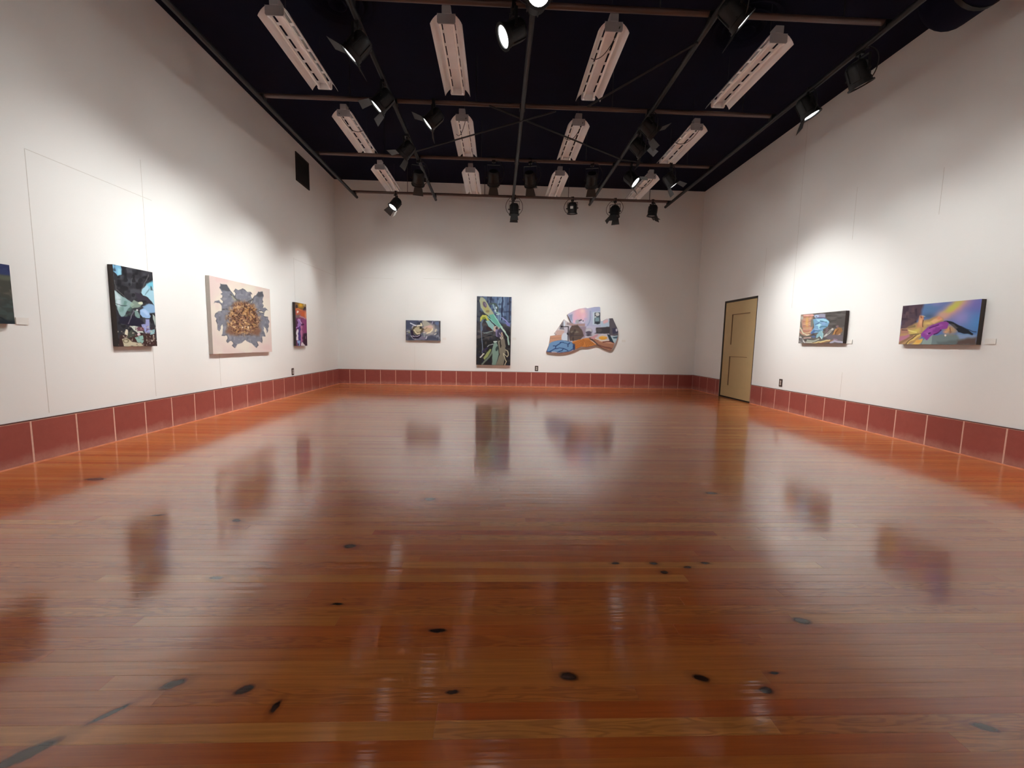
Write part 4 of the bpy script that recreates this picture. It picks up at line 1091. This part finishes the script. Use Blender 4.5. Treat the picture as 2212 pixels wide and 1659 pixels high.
for ri, fy in enumerate(FYC):
    for ci, fx in enumerate(FX):
        f = thing('fluorescent_fixture', 'unlit white strip light, %s, %s' % (COLN[ci], ROWN[ri]), 'light fixture', (fx, fy + (0.05 if ci == 3 and ri == 0 else 0), FZ), 0, 'hanging strip lights')
        link('channel', FP['channel'], f); link('ballast_cover', FP['ballast_cover'], f)
        link('reflector_wing', FP['wing_a'], f); link('reflector_wing', FP['wing_b'], f)
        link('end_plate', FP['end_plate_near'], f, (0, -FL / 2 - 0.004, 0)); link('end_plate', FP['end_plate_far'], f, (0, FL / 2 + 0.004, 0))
        for s in (-1, 1):
            t = link('lamp_tube', FP['tube'], f, (s * 0.067, 0, -0.052)); link('lamp_holder', FP['holder'], t, (0, -FL / 2 + 0.018, 0)); link('lamp_holder', FP['holder'], t, (0, FL / 2 - 0.018, 0))
        link('junction_box', FP['box'], f, (0, -FL / 2 + 0.035, 0.02))
        link('suspension_wire', FP['wire'], f, (0.02, -FL / 2 + 0.18, 0.0)); link('suspension_wire', FP['wire'], f, (0.02, FL / 2 - 0.18, 0.0))
        if (ci, ri) in ((2, 0), (0, 1), (1, 1), (2, 1), (3, 1), (3, 2)):
            s = 1 if ci != 0 else -1
            bm = bmesh.new()
            pts = []
            for k in range(15):
                q = k / 14
                pts.append((s * (0.06 - 0.20 * q), -FL / 2 - 0.02 + 0.52 * q, 0.02 - 0.16 * math.sin(math.pi * (0.08 + 0.9 * q)) ** 0.8))
            tube(bm, pts, 0.0042, 6)
            link('power_cord', mesh('power_cord', bm, M['black'], True), f)

# ------------------------------------------------------------------ spotlights
def spot_parts():
    P = {}
    bm = bmesh.new()
    lathe(bm, [(0.070, 0.225), (0.086, 0.205), (0.092, 0.18), (0.092, 0.05), (0.098, 0.045), (0.098, 0.0), (0.088, 0.0), (0.086, 0.03), (0.080, 0.06)], 24, True, True)
    for k in range(6):   # cooling ribs
        a = math.pi / 3 * k + .3
        c, s = math.cos(a), math.sin(a)
        vs = []
        for (rr, zz) in ((0.090, 0.06), (0.101, 0.065), (0.101, 0.19), (0.088, 0.20)):
            for w in (-0.004, 0.004):
                vs.append(bm.verts.new((c * rr - s * w, s * rr + c * w, zz)))
        for q in ((0, 2, 4, 6), (1, 7, 5, 3), (0, 1, 3, 2), (2, 3, 5, 4), (4, 5, 7, 6), (6, 7, 1, 0)): bm.faces.new([vs[i] for i in q])
    P['body'] = mesh('lamp_body', bm, M['black'], True)
    for nm in ('on', 'hot', 'off'):
        bm = bmesh.new()
        lathe(bm, [(0.087, 0.012), (0.060, 0.004), (0.030, 0.0005), (0.002, 0.0)], 24, False, True)
        P['lens_' + nm] = mesh('lens', bm, M['lens_' + nm], True)
    bm = bmesh.new()
    lathe(bm, [(0.099, -0.004), (0.112, -0.004), (0.112, 0.010), (0.099, 0.010), (0.099, -0.004)], 24, False, False)
    P['ring'] = mesh('accessory_ring', bm, M['black'], True)
    bm = bmesh.new()     # flag hinged along x at the origin, reaching -z
    a = [(-0.066, 0), (0.066, 0), (0.088, -0.125), (-0.088, -0.125)]
    f0 = [bm.verts.new((x, -0.0012, z)) for x, z in a]; f1 = [bm.verts.new((x, 0.0012, z)) for x, z in a]
    for i in range(4): bm.faces.new((f0[i], f0[(i + 1) % 4], f1[(i + 1) % 4], f1[i]))
    bm.faces.new(f0); bm.faces.new(list(reversed(f1)))
    P['flag'] = mesh('barn_door', bm, M['barn'])
    P['flag_lit'] = P['flag'].copy(); P['flag_lit'].materials[0] = M['tin']
    bm = bmesh.new()
    box(bm, -0.03, 0.03, -0.02, 0.02, -0.055, 0.035)
    tube(bm, [(0.03, 0, -0.03), (0.075, 0, -0.03)], 0.006, 6); tube(bm, [(0.075, -0.018, -0.03), (0.075, 0.018, -0.03)], 0.005, 6)
    tube(bm, [(0, 0, -0.05), (0, 0, -0.10)], 0.009, 8)
    P['clamp'] = mesh('pipe_clamp', bm, M['black'])
    return P
SP = spot_parts()
def yoke_mesh(drop):
    bm = bmesh.new()
    w = 0.108
    top = -min(0.09, drop * 0.4)
    box(bm, -w, w, -0.013, 0.013, top - 0.004, top)
    for s in (-1, 1):
        box(bm, min(s * w, s * (w + .004)), max(s * w, s * (w + .004)), -0.013, 0.013, -drop - 0.02, top)
        tube(bm, [(s * (w - 0.02), 0, -drop), (s * (w + 0.022), 0, -drop)], 0.011, 8)
    return mesh('yoke', bm, M['black'])
def cord_mesh(side, drop):
    bm = bmesh.new()
    pts = []
    for k in range(17):
        q = k / 16
        pts.append((side * (0.05 + 0.13 * math.sin(math.pi * q) ** 0.7), 0.0 + 0.05 * q, 0.0 - (drop + 0.13) * q + 0.10 * max(0, q - .75) * 4 * (q - .75) * 4 * .4))
    tube(bm, pts, 0.0048, 6)
    return mesh('power_cord', bm, M['black'], True)

def spotlight(label, root, drop, target, lit='on', watts=1.0, flags=(20, 20), cone=58, cords=(1,), spill=1.0, tin=False, sticker=False, flagset=(0, 1)):
    rx, ry, rz = root
    piv = Vector((rx, ry, rz - drop))
    d = (Vector(target) - piv).normalized()
    az = math.atan2(-d.x, d.y)                         # local +y looks along the aim
    tilt = math.acos(max(-1, min(1, -d.z)))
    o = thing('spotlight', label, 'spotlight', root, az, 'black spotlights clamped to the pipe grid')
    link('pipe_clamp', SP['clamp'], o)
    link('yoke', yoke_mesh(drop), o)
    for c in cords: link('power_cord', cord_mesh(c, drop), o)
    bmat = Matrix.Translation((0, 0, -drop)) @ Matrix.Rotation(tilt, 4, 'X') @ Matrix.Translation((0, 0, -0.11))
    body = link('lamp_body', SP['body'], o, mat4=bmat)
    link('lens', SP['lens_' + lit], body)
    link('accessory_ring', SP['ring'], body)
    for k, ang in zip(flagset, flags):
        # k: 0 up side, 1 down side, 2 and 3 the flanks
        rot = (math.pi, 0, math.pi / 2, -math.pi / 2)[k]
        mm = Matrix.Rotation(rot, 4, 'Z') @ Matrix.Translation((0, -0.098, -0.004)) @ Matrix.Rotation(math.radians(-ang), 4, 'X')
        link('barn_door', SP['flag_lit'] if (tin and k == flagset[0]) else SP['flag'], body, mat4=mm)
    if sticker:
        bm = bmesh.new(); box(bm, -0.03, 0.03, -0.1, -0.091, 0.09, 0.14)
        link('sticker', mesh('sticker', bm, M['label']), body)
    if lit in ('on', 'hot') and watts > 0:
        ld = bpy.data.lights.new('spot_beam', 'SPOT')
        ld.energy = SPOT_WATTS * watts
        ld.color = WARM
        ld.spot_size = math.radians(cone); ld.spot_blend = 1.0
        ld.shadow_soft_size = 0.06
        lo = bpy.data.objects.new('spot_beam', ld); COL.objects.link(lo)
        lo.parent = body; lo.location = (0, 0, -0.02)
        sd = bpy.data.lights.new('spot_spill', 'SPOT')
        sd.energy = SPILL_WATTS * spill * max(.4, watts); sd.color = WARM
        sd.spot_size = math.radians(132); sd.spot_blend = 0.8; sd.shadow_soft_size = 0.09
        so = bpy.data.objects.new('spot_spill', sd); COL.objects.link(so)
        so.parent = body; so.location = (0, 0, -0.02)
    return o

LX, TY = PIPE_X, PIPE_Y
SPOTS = [
    ('lit spotlight with both barn doors spread wide, nearest the vented wall', (LX[1], 4.28, ZL), .24, (XL, 4.5, 1.3), dict(flags=(72, 72), watts=.6, cone=72)),
    ('lit spotlight where second long pipe meets a cross pipe', (LX[1], 5.16, ZL), .24, (XL, 5.1, 1.3), dict(flags=(25, 5), watts=.45, cone=66)),
    ('lit spotlight on a cross pipe between first two strip light columns', (-.88, TY[2], ZT), .20, (XL, 5.8, 1.3), dict(flags=(60, 55), watts=.85, cone=62)),
    ('lit spotlight mostly turned away, low on second long pipe', (LX[1], 6.40, ZL), .24, (XL, 6.9, 1.3), dict(flags=(40, 15), watts=.85, cone=58)),
    ('dark-backed spotlight with square flag at second long pipe, facing end wall', (LX[1], 7.28, ZL), .30, (-2.1, YB, 1.25), dict(flags=(20, 20), watts=.95, cone=76)),
    ('lit spotlight with a barn door coloured pale as lit on the farthest cross pipe', (-2.2, TY[0], ZT), .22, (XL, 8.0, 1.2), dict(flags=(10, 40), watts=.6, cone=56, spill=.2, tin=True, flagset=(1, 2), cords=(-1,))),
    ('lit spotlight with a round white lens facing the vented wall, at centre pipe', (.09, TY[3], ZT), .24, (XL, 3.1, 1.35), dict(flags=(), flagset=(), watts=.6, cone=62)),
    ('dazzling spotlight aimed toward the viewer at top of centre pipe', (LX[2], 3.62, ZL), .24, (.6, YF, 1.2), dict(lit='hot', flags=(), flagset=(), watts=.8, cone=70, spill=.3)),
    ('dark-backed spotlight in front of end wall, one side of centre pipe', (-.12, TY[1], ZT), .30, (-.1, YB, 1.25), dict(flags=(15, 10), watts=.8, cone=64)),
    ('dark-backed spotlight in front of end wall, just past centre pipe', (.50, TY[1], ZT), .30, (1.2, YB, 1.3), dict(flags=(15, 10), watts=.5, cone=64)),
    ('dark-backed spotlight aimed at the cut-out panel, beside fourth long pipe', (1.56, TY[1], ZT), .28, (2.1, YB, 1.3), dict(flags=(15, 10), watts=1.05, cone=60)),
    ('unlit spotlight hanging straight down where centre pipe ends', (.30, TY[0], ZT), .26, (.3, 9.3, 0), dict(lit='off', flags=(8, 8), cords=(-1, 1))),
    ('small unlit spotlight with a white sticker on the farthest cross pipe', (1.54, TY[0], ZT), .20, (1.7, 9.6, 0), dict(lit='off', flags=(), flagset=(), sticker=True, cords=(-1,))),
    ('unlit spotlight with splayed barn doors on the farthest cross pipe', (2.46, TY[0], ZT), .24, (2.2, 8.6, 0), dict(lit='off', flags=(8, 10, 38), flagset=(0, 1, 2), cords=(-1, 1))),
    ('unlit spotlight with sideways flag at the end of farthest cross pipe', (3.28, TY[0], ZT), .20, (3.0, 9.4, 0), dict(lit='off', flags=(20, 78), flagset=(1, 2), cords=(1,))),
    ('lit spotlight edge-on beside fourth long pipe', (LX[3], 6.06, ZL), .24, (XR, 6.2, 1.1), dict(flags=(10, 60), watts=.95, cone=58)),
    ('spotlight with square grey flag on fourth long pipe, facing door wall', (LX[3], 5.66, ZL), .18, (XR, 6.0, 1.6), dict(lit='on', flags=(60, 10), watts=.3, cone=60)),
    ('lit spotlight with oval white lens in front of a farthest-row strip light', (2.24, TY[1], ZT), .24, (XR, 6.0, 1.2), dict(flags=(30, 5), watts=.65, cone=50)),
    ('lit spotlight seen as a thin white line near the door wall', (2.92, TY[1], ZT), .24, (XR, 7.2, 1.3), dict(flags=(30, 8), watts=.3, cone=50)),
    ('large lit spotlight with bent flag at top of fourth long pipe', (LX[3], 3.70, ZL), .22, (XR, 3.6, 1.2), dict(flags=(75,), flagset=(1,), watts=.75, cone=70)),
    ('lit spotlight with hanging flag on the pipe nearest the door wall', (LX[4], 5.06, ZL), .18, (XR, 4.7, 1.3), dict(flags=(40,), flagset=(1,), watts=.16, cone=74)),
    ('black spotlight silhouetted against the door wall near the ceiling', (LX[4], 4.36, ZL), .24, (XR, 4.5, 1.2), dict(lit='off', flags=(), flagset=())),
    ('added fill spotlight over the viewer aimed at the wall behind, by the vented wall', (-2.0, TY[5], ZT), .24, (-2.2, YF, 1.2), dict(watts=1.0, cone=70)),  # unseen lamps from here down, added to lift the room's overall brightness
    ('added fill spotlight over the viewer aimed at the wall behind, middle of room', (.5, TY[5], ZT), .24, (.5, YF, 1.2), dict(watts=1.0, cone=70)),
    ('added fill spotlight over the viewer aimed at the wall behind, by door wall', (3.0, TY[5], ZT), .24, (3.0, YF, 1.2), dict(watts=1.0, cone=70)),
    ('added fill spotlight over the viewer aimed at the vented wall', (LX[1], .4, ZL), .24, (XL, .6, 1.2), dict(watts=1.0, cone=70)),
    ('added fill spotlight over the viewer aimed at the door wall', (LX[3], 1.1, ZL), .24, (XR, 1.3, 1.2), dict(watts=1.0, cone=70)),
]
for lab, root, drop, tgt, kw in SPOTS: spotlight(lab, root, drop, tgt, **kw)

# ------------------------------------------------------------------ duct and round ceiling diffusers
duct = thing('air_duct', 'black round-ended air duct along the door wall at the ceiling', 'duct', (4.30, 3.0, 4.465))
bm = bmesh.new()
prof = []
for k in range(9):
    a = math.pi / 2 * k / 8
    prof.append((0.20 + 0.08 * math.cos(a), 1.18 + 0.08 * math.sin(a)))
lathe(bm, [(0.28, -3.0)] + prof, 28, True, True)
bmesh.ops.rotate(bm, verts=bm.verts, matrix=Matrix.Rotation(-math.pi / 2, 3, 'X'))
link('duct_shell', mesh('duct_shell', bm, M['ceiling'], True), duct)
bm = bmesh.new()
lathe(bm, [(0.282, 0), (0.288, 0), (0.288, 0.04), (0.282, 0.04), (0.282, 0)], 28, False, False)
bmesh.ops.rotate(bm, verts=bm.verts, matrix=Matrix.Rotation(-math.pi / 2, 3, 'X'))
link('duct_band', mesh('duct_band', bm, M['black'], True), duct, (0, 0.9, 0))
for (x, y, lab) in ((2.80, 5.02, 'black round ceiling diffuser above the large lit spotlight'), (-1.80, 4.92, 'black round ceiling diffuser above the nearest strip lights by the vented wall')):
    dfz = thing('ceiling_diffuser', lab, 'diffuser', (x, y, ZC), 0, 'round ceiling diffusers')
    for r0, z0, z1 in ((0.36, 0.0, -0.03), (0.27, -0.01, -0.05), (0.18, -0.02, -0.07), (0.09, -0.03, -0.085)):
        bm = bmesh.new()
        lathe(bm, [(r0 - 0.05, z0 - .001), (r0, z1), (r0 + 0.006, z1), (r0 - 0.04, z0 - .001)], 32, False, False)
        link('cone_ring', mesh('cone_ring', bm, M['ceiling'], True), dfz)
